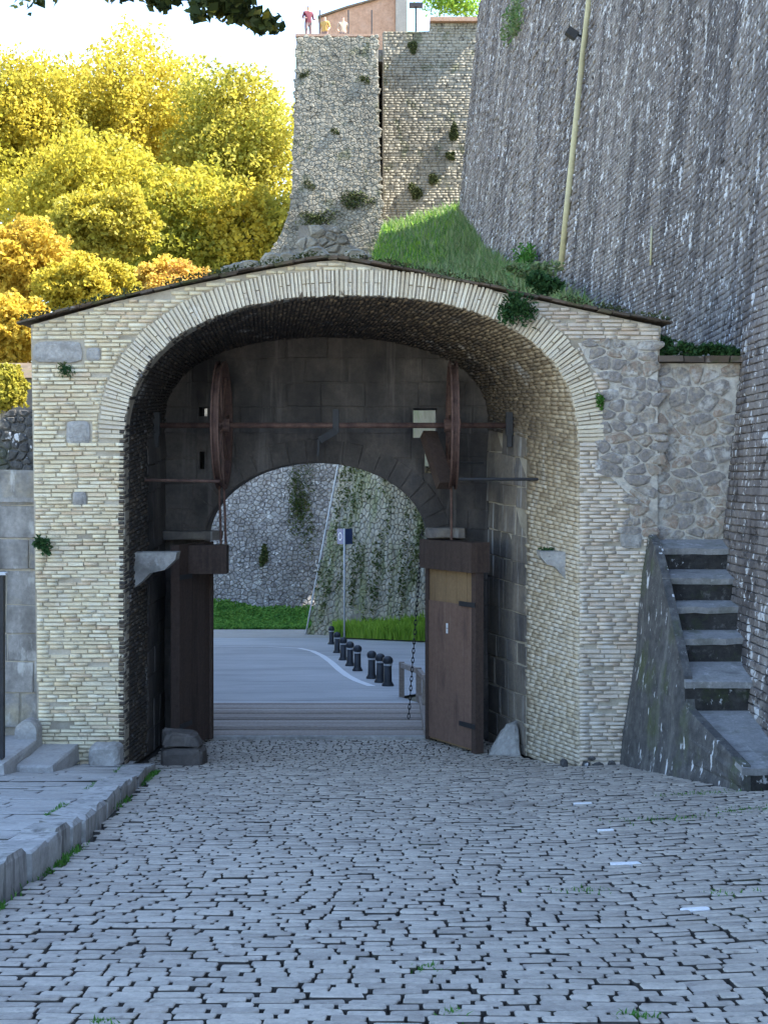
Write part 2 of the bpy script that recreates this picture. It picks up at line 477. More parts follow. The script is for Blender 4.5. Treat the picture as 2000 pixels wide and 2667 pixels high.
M['scarp_mortar'] = mat('scarp_mortar', [(.11,.10,.098),(.17,.155,.15),(.23,.21,.20)], 2, .95, .6, 25, .2,
                 layers=[((.72,.72,.73), 8.0, (1,1,.8), .605, .64, .9)])
M['bastion'] = mat('bastion', [(.27,.24,.18),(.38,.345,.265),(.33,.31,.26),(.46,.42,.335)], 1.8, .95, .8, 10, .5, fine=.4,
                 layers=[((.17,.20,.075), .9, (2,2,.25), .47, .62, .7), ((.55,.53,.47), 2.5, (1.5,1.5,.4), .58, .68, .6), ((.08,.075,.05), 3, (1.5,1.5,.4), .60, .68, .7)], bdist=.05)
M['greystone'] = mat('greystone', [(.27,.255,.235),(.36,.345,.32),(.43,.41,.385)], 5, .9, 1.0, 22, .3, fine=.45,
                  layers=[((.15,.14,.125), 2.2, (1,1,1), .52, .70, .7), ((.58,.56,.53), 6, (1,1,1), .58, .70, .6)], bdist=.02)
M['stain_stone'] = mat('stain_stone', [(.24,.23,.22),(.33,.315,.295),(.28,.27,.255),(.46,.39,.26)], 2.2, .93, .8, 30, .55, fine=.4,
                  layers=[((.08,.075,.07), 1.4, (1,1,.6), .46, .64, .8), ((.56,.55,.52), 4, (1,1,.4), .58, .68, .7)])
M['darkstone'] = mat('darkstone', [(.05,.05,.05),(.085,.083,.082),(.13,.127,.12)], 6, .95, 1.0, 22, .2, fine=.5,
                  layers=[((.20,.195,.18), 2.0, (2.5,2.5,.22), .53, .70, .6), ((.085,.105,.04), 1.6, (1,1,.7), .54, .68, .65), ((.22,.215,.21), 11, (1,1,1), .60, .68, .6), ((.66,.66,.67), 4.0, (1.6,1.6,.55), .615, .65, .95)], bdist=.02)
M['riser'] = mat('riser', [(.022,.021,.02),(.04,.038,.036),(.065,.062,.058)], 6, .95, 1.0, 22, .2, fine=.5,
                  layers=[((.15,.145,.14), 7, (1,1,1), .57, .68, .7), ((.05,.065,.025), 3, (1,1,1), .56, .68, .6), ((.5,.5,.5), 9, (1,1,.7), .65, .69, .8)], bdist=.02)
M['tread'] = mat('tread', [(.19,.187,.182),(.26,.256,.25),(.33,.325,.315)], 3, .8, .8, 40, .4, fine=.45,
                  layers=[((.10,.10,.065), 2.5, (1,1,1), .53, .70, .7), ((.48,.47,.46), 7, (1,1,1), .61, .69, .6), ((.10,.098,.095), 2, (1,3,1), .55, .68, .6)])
M['cobble'] = mat('cobble', [(.27,.24,.205),(.38,.34,.29),(.47,.42,.355),(.32,.285,.245),(.43,.37,.305)], .7, .55, .9, 35, .65, spec_=.45, fine=.5,
                  layers=[((.21,.18,.155), .8, (1,1,1), .52, .74, .6), ((.54,.475,.395), .45, (1,1,1), .52, .7, .35), ((.18,.155,.135), 16, (1,1,1), .57, .70, .6), ((.58,.52,.455), 22, (1,1,1), .63, .72, .5)], bdist=.015)
M['joint'] = mat('joint', [(.035,.033,.031),(.06,.055,.05),(.10,.09,.078)], 1.2, .95, .6, 60, .1,
                  layers=[((.06,.08,.025), .9, (1,1,1), .60, .70, .7)])
M['slab'] = mat('slab', [(.27,.262,.25),(.34,.33,.315),(.40,.388,.37)], 1.5, .65, .7, 35, .6, spec_=.45, fine=.4,
                  layers=[((.17,.16,.15), 2.5, (1,1,1), .54, .72, .6), ((.50,.485,.46), 7, (1,1,1), .62, .72, .4)])
M['kerb'] = mat('kerb', [(.25,.24,.23),(.34,.33,.31),(.42,.405,.385)], 4, .85, .9, 25, .4, fine=.4,
                  layers=[((.07,.065,.06), 5, (1.5,1.5,.3), .52, .68, .75), ((.10,.11,.05), 3, (1,1,1), .60, .72, .5)])
M['white'] = mat('white', [(.70,.70,.70),(.78,.78,.77)], 8, .6, .2, 60, .3)
M['asphalt'] = mat('asphalt', [(.34,.338,.335),(.40,.398,.392),(.46,.456,.448)], .35, .7, .5, 60, .0, spec_=.4, fine=.4,
                  layers=[((.25,.248,.245), .45, (.5,2.0,1), .52, .66, .6), ((.13,.13,.13), 1.6, (.15,3,1), .62, .66, .7), ((.52,.51,.50), .9, (.4,1.5,1), .60, .70, .5)])
M['gravel'] = mat('gravel', [(.33,.30,.26),(.40,.37,.33)], 2, .95, .5, 60, .1)
M['earth'] = mat('earth', [(.13,.12,.075),(.20,.175,.125),(.12,.14,.06)], .9, .95, .8, 15, .05, fine=.4)
M['grass'] = mat('grass', [(.030,.10,.018),(.06,.18,.03),(.10,.25,.04),(.15,.30,.06)], .8, .8, 0, 20, .65, transl=.35, fine=0)
M['grass_dry'] = mat('grass_dry', [(.08,.16,.05),(.14,.24,.08),(.26,.30,.15),(.06,.13,.045)], .8, .8, 0, 20, .7, transl=.3, fine=0)
M['limegrass'] = mat('limegrass', [(.16,.30,.035),(.26,.42,.05),(.36,.52,.075)], .8, .8, 0, 20, .65, transl=.4, fine=0)
M['fern'] = mat('fern', [(.016,.05,.016),(.03,.085,.025),(.06,.13,.04)], 2, .7, 0, 20, .7, transl=.25, fine=0)
M['vine'] = mat('vine', [(.04,.07,.02),(.09,.12,.04),(.14,.13,.05)], 2, .8, 0, 20, .7, transl=.2, fine=0)
M['moss'] = mat('moss', [(.03,.04,.016),(.05,.065,.022),(.08,.09,.03)], 2, .9, 0, 20, .6, fine=0)
M['leaf_gold'] = mat('leaf_gold', [(.21,.205,.032),(.41,.355,.043),(.57,.455,.058),(.30,.305,.044),(.67,.54,.095)], .25, .55, 0, 20, .8, transl=.52, fine=0)
M['leaf_olive'] = mat('leaf_olive', [(.18,.20,.028),(.35,.33,.038),(.50,.42,.048),(.26,.28,.038)], .25, .55, 0, 20, .8, transl=.52, fine=0)
M['leaf_orange'] = mat('leaf_orange', [(.28,.20,.03),(.50,.35,.05),(.62,.48,.07),(.60,.33,.11)], .3, .55, 0, 20, .7, transl=.52, fine=0)
M['leaf_dark'] = mat('leaf_dark', [(.02,.035,.012),(.04,.06,.018),(.07,.09,.02),(.42,.32,.03)], 2.2, .6, 0, 20, .6, transl=.35, fine=0)
M['bark'] = mat('bark', [(.10,.085,.07),(.17,.15,.12),(.22,.20,.16)], 3, .95, .6, 25, .2)
M['wood_dark'] = mat('wood_dark', [(.040,.027,.022),(.075,.050,.040),(.055,.038,.032)], 3, .75, .7, 30, .5, stretch=(6,6,.5), fine=.5)
M['wood_door'] = mat('wood_door', [(.13,.078,.058),(.19,.118,.088),(.155,.096,.075)], 2.0, .7, .6, 25, .3, stretch=(8,8,.35), fine=.35,
                  layers=[((.07,.045,.04), 1.5, (2,2,.6), .55, .72, .6), ((.28,.20,.15), 5, (3,3,.3), .62, .72, .5)])
M['wood_tan'] = mat('wood_tan', [(.20,.13,.07),(.26,.17,.09),(.17,.11,.065)], 3, .8, .4, 30, .5, stretch=(8,8,.5))
M['plank'] = mat('plank', [(.20,.165,.14),(.30,.25,.215),(.42,.36,.315),(.25,.20,.165)], 2.5, .85, .6, 30, .8, stretch=(.5,6,6), fine=.45)
M['rust'] = mat('rust', [(.055,.032,.030),(.10,.058,.048),(.15,.09,.07),(.05,.03,.03)], 6, .8, .5, 50, .3)
M['iron'] = mat('iron', [(.018,.018,.02),(.035,.034,.036)], 8, .6, .3, 50, .3, spec_=.4)
M['bollard'] = mat('bollard', [(.014,.018,.024),(.024,.028,.035)], 8, .5, .2, 60, .3, spec_=.5)
M['pale_metal'] = mat('pale_metal', [(.45,.46,.47),(.55,.56,.57)], 8, .5, .1, 60, .3)
M['pipe_yellow'] = mat('pipe_yellow', [(.36,.33,.20),(.46,.42,.25),(.42,.39,.26)], 1.2, .8, .3, 20, .1, fine=.3)
M['sign_blue'] = mat('sign_blue', [(.010,.045,.19),(.014,.06,.24)], 3, .4, 0, 30, .1, fine=0, spec_=.5)
M['terracotta'] = mat('terracotta', [(.34,.20,.13),(.42,.26,.18),(.38,.26,.20)], 2, .9, .6, 12, .3, fine=.4)
M['tile'] = mat('tile', [(.06,.05,.04),(.11,.085,.065),(.15,.11,.08),(.08,.085,.045)], 3, .95, .8, 40, .7,
                  layers=[((.07,.085,.03), 3, (1,1,1), .52, .66, .7), ((.33,.31,.28), 6, (1,1,1), .62, .70, .6)])
M['plaster'] = mat('plaster', [(.26,.24,.22),(.32,.30,.27)], 2, .95, .4, 30, .2)
M['skin'] = mat('skin', [(.45,.28,.20),(.48,.30,.22)], 3, .6, 0, 30, .1, fine=0)
M['shirt_maroon'] = mat('shirt_maroon', [(.10,.03,.04),(.13,.035,.05)], 3, .9, 0, 30, .1, fine=0)
M['shirt_yellow'] = mat('shirt_yellow', [(.40,.26,.08),(.45,.30,.10)], 3, .9, 0, 30, .1, fine=0)
M['shirt_cream'] = mat('shirt_cream', [(.36,.29,.22),(.40,.32,.25)], 3, .9, 0, 30, .1, fine=0)
M['trousers'] = mat('trousers', [(.16,.12,.12),(.19,.14,.14)], 3, .9, 0, 30, .1, fine=0)
M['hair'] = mat('hair', [(.05,.03,.02),(.07,.04,.03)], 3, .7, 0, 30, .1, fine=0)

# ============================================================ THE SETTING
def lerp_tab(tab, x):
    if x <= tab[0][0]: return tab[0][1]
    for (a, b) in zip(tab, tab[1:]):
        if x <= b[0]: return a[1] + (b[1] - a[1]) * (x - a[0]) / (b[0] - a[0])
    return tab[-1][1]
GT = [(-40, 4.84), (0, 0), (18, -2.178), (19.9, -2.35), (21.3, -2.375), (24.6, -2.375), (60, -4.853), (80, -4.95)]
def G(x, y):
    z = lerp_tab(GT, y)
    if x > 1.5 and y < 18.5: z += .05 * (min(x, 6) - 1.5)
    return z
def road_Y(py): return 2.248 / ((py - HOR) / F - .07)
def road_pt(px, py, dz=0.0):
    Y = road_Y(py); return Vector(((px - 1000) / F * Y, Y, G(0, Y) + dz))
KERB = [(-2.0, -2.35), (8.73, -2.43), (10.94, -2.47), (14.1, -2.72), (17.75, -2.98), (18.4, -3.0)]
def kerb_x(y): return lerp_tab(KERB, y)
def pave_z(y): return lerp_tab(GT, y) + .21 - .0144 * (y - 8.73)

def sheet(name, xs, ys, zf, m, **kw):
    mb = MB(); nx, ny = len(xs), len(ys)
    V = [(x, y, zf(x, y)) for y in ys for x in xs]
    Fc = [(j*nx+i, j*nx+i+1, (j+1)*nx+i+1, (j+1)*nx+i) for j in range(ny-1) for i in range(nx-1)]
    mb.add(V, Fc, .5); return mb.build(name, m, **kw)

street = sheet('street', list(np.linspace(-3.6, 7.0, 24)), list(np.linspace(4.0, 21.9, 36)),
               lambda x, y: G(x, y) - .045, M['joint'], label='cobbled street running down to the gate', kind='structure')
upper = sheet('unseen_upper_street', [-14, -8, -2.4, 2, 8, 24], [-45, -30, -15, -5, 0, 4.25], lambda x, y: G(0, y) - .012, M['cobble'], label='unseen upper part of the street, widened to bounce sunlight at the gate', kind='structure')  # unseen street carried on wide and open to bounce sunlight onto the gate
ground = sheet('ground', [-900, -200, -60, -20, -10, -5, 0, 5, 10, 20, 60, 200, 900], [24.6, 30, 40, 50, 60, 80, 120, 300, 1600],
               lambda x, y: G(0, y) - .05, M['earth'], label='grassy ground spreading beyond the gate', kind='structure')
ditch = MB(); ditch.box((-10, 23.25, -7.1), 60, 4.4, .2); ditch.box((-10, 24.8, -4.9), 60, .4, 4.6)
ditch.build('ditch', M['darkstone'], label='dark ditch crossed by the timber bridge', kind='structure')

# cobbles ---------------------------------------------------------------
sp = []
y = 4.3; row = 0
def right_lim(y):
    if y > 18: return 2.45 - .292 * (y - 18)
    if y > 14.2: return 3.25 + (18 - y) * .12
    return 5.2
def left_lim(y): return -3.3 if y > 18.05 else kerb_x(y) + .02
white_px = [(1508, 2099), (1566, 2167), (1641, 2250), (1767, 2370)]
whites = []
for (px, py) in white_px:
    Yw = 5760 / (py - 1685.6); whites.append(((px-1000)/F*Yw, Yw))
wsp = []
while y < 21.25:
    rh = .096 if y < 18.3 else .085
    rh *= random.uniform(.92, 1.08)
    x = left_lim(y) + random.uniform(0, .1); xr = right_lim(y)
    while x < xr - .06:
        L = random.uniform(.13, .26) if y < 18.3 else random.uniform(.09, .15)
        if random.random() < .08: L *= .6
        if x + L > xr: L = xr - x
        xc = x + L/2; yc = y + rh/2 + .05*math.sin(xc*.7 + 1.3 + y*.35) + .005*math.sin(xc*3.1 + row)
        ang = random.gauss(0, .010); tx, ty = random.gauss(0, .008), random.gauss(0, .012)
        sl = (G(xc, yc+.1) - G(xc, yc-.1)) / .2
        v = Vector((-math.sin(ang), math.cos(ang), sl + ty)).normalized()
        u = Vector((math.cos(ang), math.sin(ang), tx + (.05 if xc > 1.5 else 0))).normalized(); n = u.cross(v).normalized(); v = n.cross(u)
        zc = G(xc, yc) + random.gauss(0, .004)
        pxv, pyv = 1000 + xc/yc*F, HOR + (EYE - zc)/yc*F
        vis = 0 <= pxv <= 2000 and pyv <= 2667
        w = any(abs(xc-a) < .10 and abs(yc-b) < .048 for (a, b) in whites)
        s = spec((xc, yc, zc + (.004 if w else 0)), u, v, n, L - random.uniform(.008, .024), rh - random.uniform(.009, .017), .06, key=(100 - yc) if vis else -yc)
        (wsp if w else sp).append(s)
        x += L
    y += rh; row += 1
pieces(sp, COBBLES, 'cobble', street, M['cobble'], 300, 'cobbles', side=M['joint'], nside=8)
pieces(wsp, COBBLES, 'marker_sett', street, M['white'], 300)

# pavement with kerb ------------------------------------------------------
ys = list(np.linspace(-2, 18.4, 30)); mb = MB()
for a, b in zip(ys, ys[1:]):
    q = [(-9, a, pave_z(a)-.03), (kerb_x(a)-.12, a, pave_z(a)-.03), (kerb_x(b)-.12, b, pave_z(b)-.03), (-9, b, pave_z(b)-.03)]
    mb.add(q, [(0, 1, 2, 3)], .5)
pavement = mb.build('pavement', M['joint'], label='raised stone pavement left of the street', kind='structure')
sp = []; y = 5.0
while y < 18.3:
    rh = random.uniform(.22, .34)
    x = -6.6 + random.uniform(0, .5); xr = kerb_x(y) - .30
    while x < xr - .1:
        L = random.uniform(.45, .95)
        if xr - (x+L) < .3: L = xr - x
        xc, yc = x + L/2, y + rh/2
        sl = (pave_z(yc+.1)-pave_z(yc-.1))/.2
        v = Vector((0, 1, sl)).normalized(); u = Vector((1, 0, random.gauss(0, .006))); n = u.cross(v).normalized()
        pxv = 1000 + xc/yc*F
        sp.append(spec((xc, yc, pave_z(yc) + random.gauss(0, .004)), u, v, n, L-.018, rh-.016, .06, key=yc if pxv > -40 else -yc))
        x += L
    y += rh
pieces(sp, BLOCKS, 'paving_slab', pavement, M['slab'], 300, side=M['joint'], nside=4)
sp = []; y = 5.0
while y < 18.0:
    L = random.uniform(.42, .68); yc = y + L/2; xc = kerb_x(yc) - .15
    d = Vector((kerb_x(y+L)-kerb_x(y), L, pave_z(y+L)-pave_z(y))).normalized()
    u = Vector((1, -d.x, random.gauss(0, .02))).normalized(); n = u.cross(d).normalized()
    sp.append(spec((xc + random.gauss(0, .012), yc, pave_z(yc) + .012 + random.gauss(0, .006)), u, d, n, .31+random.uniform(-.02, .02), L-.045, .34))
    y += L
pieces(sp, [unit_brick(.05, .03, .05, .10) for _ in range(6)], 'kerb_stone', pavement, M['kerb'], 300)
m = MB()
for a, b in zip(np.linspace(4.9, 17.9, 30), np.linspace(4.9, 17.9, 30)[1:]):
    m.add([(kerb_x(a)-.05, a, pave_z(a)-.5), (kerb_x(b)-.05, b, pave_z(b)-.5), (kerb_x(b)-.05, b, pave_z(b)-.04), (kerb_x(a)-.05, a, pave_z(a)-.04)], [(0,1,2,3)], .5)
m.build('kerb_bed', M['joint'], pavement)

# ============================================================ GATEHOUSE
def fx(px): return (px - 1000) / 200.0
def fz(py): return EYE - (py - HOR) / 200.0
YF, YB = 18.0, 21.2
gate = empty('gatehouse', (-.4, 19.6, G(0, 19)), 'old brick gatehouse with wide arched vault and low pitched roof', 'gatehouse')
RLpx = [(52, 843), (300, 779), (480, 739), (690, 697), (790, 679), (870, 671), (940, 681), (1100, 713), (1250, 743), (1500, 797), (1742, 843)]
RL = [(fx(a), fz(b)) for (a, b) in RLpx]
def zr(x): return lerp_tab(RL, x)
CX, HW, ZS, RISE, NE = -.425, 2.95, 2.1, 1.90, 2.32
def sup(th, grow=0.0, cx=CX, hw=HW, zs=ZS, rise=RISE):
    c, s = math.cos(th), math.sin(th); e = 2 / NE
    return (cx + (hw+grow)*math.copysign(abs(c)**e, c), zs + (rise+grow)*abs(s)**e)
def left_edge(z): return lerp_tab([(-2.2, fx(100)), (3.7, fx(80))], z)
def right_edge(z): return lerp_tab([(-2.2, fx(1632)), (.85, fx(1692)), (3.0, fx(1714)), (3.8, fx(1722))], z)
arch = [sup(math.pi*i/48) for i in range(49)]                       # right -> left
outline = [(left_edge(-2.4), -2.45), (left_edge(3.6), 3.62)] + [(x, z-.03) for (x, z) in RL[1:-1]] + [(right_edge(3.7), 3.6), (right_edge(.85), .85), (right_edge(-2.2), -2.45), (CX+HW, -2.45)] + arch + [(CX-HW, -2.45)]
mapF = lambda u, v, d: (u, YF + d, v)
mb = MB(); mb.plate(outline, [], mapF, .024, .32)
front = mb.build('front_wall', M['mortar'], gate)
RUB = [(fx(a), fz(b)) for (a, b) in [(1505, 893), (1600, 886), (1712, 884), (1712, 1400), (1640, 1410), (1640, 1290), (1560, 1215), (1555, 1120), (1590, 1000), (1540, 960)]]
PATCH = [(fx(86), fx(216), fz(945), fz(888)), (fx(172), fx(236), fz(1158), fz(1096)), (fx(190), fx(226), fz(1318), fz(1280)), (fx(225), fx(262), fz(940), fz(905)), (fx(1615), fx(1672), fz(1428), fz(1385))]
def in_patch(x, z): return any(a < x < b and c < z < d for (a, b, c, d) in PATCH)
def in_front(x, z, ring=.345):
    if x < left_edge(z) or x > right_edge(z) or z > zr(x) - .06 or z < G(x, 18) - .05: return False
    if z < ZS: 
        if CX-HW < x < CX+HW: return False
    else:
        if (abs(x-CX)/(HW+ring))**NE + (abs(z-ZS)/(RISE+ring))**NE < 1: return False
    if inpoly(RUB, x, z) or in_patch(x, z): return False
    return True
sp = []
for (xc, zc, w, h) in coursed(in_front, fx(60), fx(1740), -2.4, 4.7, .0525, (.15, .32), .011):
    rr = random.random()
    jut = random.gauss(0, .006)
    if random.random() < .03: jut = .035                              # lost / eroded bricks
    a = random.gauss(0, .006)
    sp.append(spec((xc, YF + jut, zc + .004*math.sin(xc*3)), (math.cos(a), 0, math.sin(a)), (-math.sin(a), 0, math.cos(a)), (0, -1, 0), w, h*random.uniform(.86, 1.02), .08,
                   key=w*h + (1 if xc < -3.3 else 0)))
pieces([q for q in sp if q[0][0, 3] < 1.9], BRICKS, 'brick', front, M['brick'], 220, 'bricks')
pieces([q for q in sp if q[0][0, 3] >= 1.9], BRICKS, 'brick', front, M['brick_pink'], 80, 'bricks')
for (x0, x1, z1) in ((left_edge(0)+.02, -3.47, 3.6), (2.62, 3.35, 3.55)):                    # solid masonry behind the piers
    m = MB(); m.box(((x0+x1)/2, 20.1, (z1-2.5)/2), x1-x0, 3.55, z1+2.5); m.build('pier_core', M['mortar'], gate)
# voussoir ring
sp = []
ths = np.linspace(.0, math.pi, 3000); pts = np.array([sup(t, .17) for t in ths])
cum = np.concatenate([[0], np.cumsum(np.linalg.norm(np.diff(pts, axis=0), axis=1))])
s_ = .03
while s_ < cum[-1] - .02:
    t = np.interp(s_, cum, ths); p = sup(t, .17); q0 = sup(max(t-.004, 0), .17); q1 = sup(min(t+.004, math.pi), .17)
    tg = Vector((q1[0]-q0[0], 0, q1[1]-q0[1])).normalized(); nr = Vector((tg.z, 0, -tg.x))
    wd = random.uniform(.046, .060); L = random.uniform(.32, .37)
    if random.random() < .35:                                          # a course of two half bricks
        for k in (-1, 1):
            sp.append(spec((p[0]+nr.x*L*.25*k, YF-.012+random.gauss(0, .006), p[1]+nr.z*L*.25*k), nr, tg, (0, -1, 0), L*.48, wd-.011, .09))
    else:
        sp.append(spec((p[0], YF-.012+random.gauss(0, .006), p[1]), nr, tg, (0, -1, 0), L, wd-.011, .09))
    s_ += wd
pieces(sp, BRICKS, 'voussoir', front, M['voussoir'], 300)
# rubble field and single big stones in the front
m = MB(); m.plate(RUB, [], mapF, .012, .05); m.build('lime_mortar', M['lime'], front)
rubble(RUB, .135, lambda u, v, d: (u, YF + .012 + d, v), 'rubble_stone', front, M['rubble'], .020, .03, 300, 1.6, .009, 1, jit=.36)
for (a, b, c, d) in PATCH:
    m = MB(); n = 14; poly = []
    for k in range(n):
        t = 2*math.pi*k/n; cc, ss = math.cos(t), math.sin(t)
        poly.append(((a+b)/2 + (b-a)/2*math.copysign(abs(cc)**.45, cc)*random.uniform(.93, 1.02), (c+d)/2 + (d-c)/2*math.copysign(abs(ss)**.45, ss)*random.uniform(.93, 1.02)))
    stone_mesh(m, ((a+b)/2, (c+d)/2), poly, lambda u, v, dd: (u, YF+.01+dd, v), .02, .05); m.build('grey_stone', M['greystone'], front)
m = MB(); m.rough_box((fx(282), YF-.10, fz(1962)), .40, .36, .30, amp=.02); m.build('corner_stone', M['greystone'], gate)
for (px, py, w, h) in [(1525, 1992, .13, .10), (1558, 1994, .17, .09), (1592, 1990, .12, .11), (1540, 1975, .10, .06), (1470, 1990, .10, .12)]:
    m = MB(); n = 9
    poly = [(fx(px) + w/2*math.cos(2*math.pi*k/n)*random.uniform(.8, 1.1), fz(py) + h/2*math.sin(2*math.pi*k/n)*random.uniform(.8, 1.1)) for k in range(n)]
    stone_mesh(m, (fx(px), fz(py)), poly, lambda u, v, dd: (u, YF-.005+dd, v), .03, .1); m.build('footing_stone', M['darkstone'], gate)

# passage: loft between the front arch and the back wall
BX0, BX1, BZS, BCR = -3.35, 1.59, 2.48, 3.78
FX0, FX1 = CX-HW, CX+HW
ZB0, ZB1 = -2.25, -2.42
def prof(a, back):
    x0, x1, zs, cr, zb = (BX0, BX1, BZS, BCR, ZB1) if back else (FX0, FX1, ZS, ZS+RISE, ZB0)
    if a <= 1: return (x0, zb + (zs-zb)*a)
    if a >= 2: return (x1, zs + (zb-zs)*(a-2))
    return sup(math.pi*(2-a), 0, (x0+x1)/2, (x1-x0)/2, zs, cr-zs)
def loft(a, s):
    f, b = prof(a, False), prof(a, True)
    return Vector((f[0]+(b[0]-f[0])*s, YF + (YB-YF)*s, f[1]+(b[1]-f[1])*s))
def frame(a, s):
    p = loft(a, s); du = (loft(a, min(s+.02, 1)) - loft(a, max(s-.02, 0))).normalized()
    dv = (loft(min(a+.006, 3), s) - loft(max(a-.006, 0), s)).normalized()
    n = du.cross(dv).normalized()
    if n.dot(Vector((-.5, p.y, .4)) - p) < 0: n = -n
    return p, du, dv, n
AA = list(np.linspace(0, 1, 6)) + list(np.linspace(1, 2, 220))[1:] + list(np.linspace(2, 3, 6))[1:]
mb = MB(); V = []; ss = np.linspace(.012, 1.0, 8)
for a in AA:
    for s in ss:
        p, du, dv, n = frame(a, s); V.append(p - n*.022)
k = len(ss)
ih = max(i for i, a in enumerate(AA) if a <= 1.5)                     # crown: bedding darkened for shade left of it, tan bedding right
mb.add(V, [(i*k+j, i*k+j+1, (i+1)*k+j+1, (i+1)*k+j) for i in range(ih) for j in range(k-1)], .5)
vault = mb.build('vault', M['shade_stone'], gate)
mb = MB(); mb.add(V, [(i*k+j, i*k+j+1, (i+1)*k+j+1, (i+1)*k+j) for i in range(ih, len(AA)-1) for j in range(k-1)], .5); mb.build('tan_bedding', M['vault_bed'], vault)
for (a0, a1) in ((0, 1), (2, 3)):                                   # pointing between the stone blocks: pale right, painted shade tone left
    V = []
    for a in np.linspace(a0, a1, 5):
        for s in (.535, .77, 1.0):
            p, du, dv, n = frame(a, s); V.append(p - n*.014)
    m = MB(); m.add(V, [(i*3+j, i*3+j+1, i*3+j+4, i*3+j+3) for i in range(4) for j in range(2)], .5); m.build('pointing', M['mortar'] if a0 else M['shade_stone'], vault)
aa = np.linspace(0, 3, 4000); pp = np.array([loft(a, .3) for a in aa])
cum = np.concatenate([[0], np.cumsum(np.linalg.norm(np.diff(pp, axis=0), axis=1))])
DEP = (YB-YF)*1.03
bsp, vsp, asp, tsp = [], [], [], []
c0 = .02
while c0 < cum[-1]:
    rh = .058; a = float(np.interp(c0 + rh/2, cum, aa)); a1 = float(np.interp(c0, cum, aa)); a2 = float(np.interp(c0+rh, cum, aa))
    wall = a < .98 or a > 2.02
    d = -.006; lim = DEP*(.53 + random.uniform(-.03, .03)) if wall else DEP
    first = True
    while d < lim - .05:
        L = random.uniform(.16, .29)*(random.uniform(.4, 1) if first else 1); first = False
        L = min(L, lim - d); s = (d + L/2)/DEP
        p, du, dv, n = frame(a, s); hh = (loft(a2, s)-loft(a1, s)).length
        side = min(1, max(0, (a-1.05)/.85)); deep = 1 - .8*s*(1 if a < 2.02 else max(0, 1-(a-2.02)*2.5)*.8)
        g = side*deep*(.72 if a < 2.0 else .72 + .22*min(1, (a-2)*3)) + .16*(a < 1.0)*(1-s)  # painted shade: brick tone darkens to the left and deeper into the passage
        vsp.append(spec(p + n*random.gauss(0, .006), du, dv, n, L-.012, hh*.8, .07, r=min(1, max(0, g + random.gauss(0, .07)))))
        d += L
    c0 += rh
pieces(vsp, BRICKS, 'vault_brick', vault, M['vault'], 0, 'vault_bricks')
for (lo, hi) in ((0.0, 1.0), (2.0, 3.0)):
    c_lo, c_hi = np.interp(lo, aa, cum), np.interp(hi, aa, cum); c0 = c_lo
    while c0 < c_hi - .1:
        rh = min(random.uniform(.30, .42), c_hi - c0); a = float(np.interp(c0+rh/2, cum, aa))
        d = DEP*.54 + random.uniform(-.02, .02)
        while d < DEP - .05:
            L = random.uniform(.34, .62)
            if DEP - (d+L) < .2: L = DEP - d
            s = (d+L/2)/DEP; p, du, dv, n = frame(a, s)
            hh = (loft(float(np.interp(c0+rh, cum, aa)), s)-loft(float(np.interp(c0, cum, aa)), s)).length
            asp.append(spec(p + n*random.gauss(.004, .008), du, dv, n, L-.022, hh-.022, .07)); d += L
        c0 += rh
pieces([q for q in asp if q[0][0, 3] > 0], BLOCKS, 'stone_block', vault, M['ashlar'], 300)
pieces([q for q in asp if q[0][0, 3] <= 0], BLOCKS, 'stone_block', vault, M['shade_stone'], 300)  # left blocks take the painted shade tone

# inner back wall with the small arch
ACX, AHW, AZS, ARI = -1.04, 1.71, .659, 1.206
def bx(px): return (px-1000)/169.8
def bz(py): return EYE - (py-HOR)/169.8
inner = [(ACX + AHW*math.cos(math.pi*i/32), AZS + ARI*math.sin(math.pi*i/32)) for i in range(33)]
slots = [[(bx(1076), bz(1140)), (bx(1138), bz(1140)), (bx(1138), bz(1063)), (bx(1076), bz(1063))],
         [(bx(1106), bz(1232)), (bx(1128), bz(1232)), (bx(1128), bz(1180)), (bx(1106), bz(1180))],
         [(bx(518), bz(1084)), (bx(540), bz(1084)), (bx(540), bz(1058)), (bx(518), bz(1058))],
         [(bx(520), bz(1222)), (bx(533), bz(1222)), (bx(533), bz(1176)), (bx(520), bz(1176))]]
ol = [(-3.8, -2.7), (-3.8, 4.05), (2.2, 4.05), (2.2, -2.7), (ACX+AHW, -2.7)] + inner + [(ACX-AHW, -2.7)]
mb = MB(); mb.plate(ol, slots, lambda u, v, d: (u, YB+d, v), .02, .7)
bwall = mb.build('back_wall', M['shade_stone'], gate)  # back wall colour carries the passage shade
def in_back(x, z):
    if z > AZS:
        if (abs(x-ACX)/(AHW+.36))**2 + ((z-AZS)/(ARI+.36))**2 < 1: return False
    elif ACX-AHW < x < ACX+AHW: return False
    for sl in slots:
        if sl[0][0]-.02 < x < sl[1][0]+.02 and sl[0][1]-.15 < z < sl[2][1]+.15: return False
    return True
sp = []
for (xc, zc, w, h) in coursed(in_back, -3.4, 1.75, -2.4, 3.9, .36, (.45, .85), .018):
    sp.append(spec((xc, YB + random.gauss(0, .006), zc), (1,0,0), (0,0,1), (0,-1,0), w, h, .06))
for i in range(21):
    t = math.pi*(i+.5)/21; c, s = math.cos(t), math.sin(t)
    p = Vector((ACX+(AHW+.18)*c, 0, AZS+(ARI+.18)*s)); tg = Vector((-AHW*s, 0, ARI*c)); L = tg.length*math.pi/21; tg.normalize(); nr = Vector((tg.z, 0, -tg.x))
    sp.append(spec((p.x, YB-.008, p.z), nr, tg, (0,-1,0), .345, L*1.06-.012, .06))
pieces(sp, BLOCKS, 'stone_block', bwall, M['shade_stone'], 300)

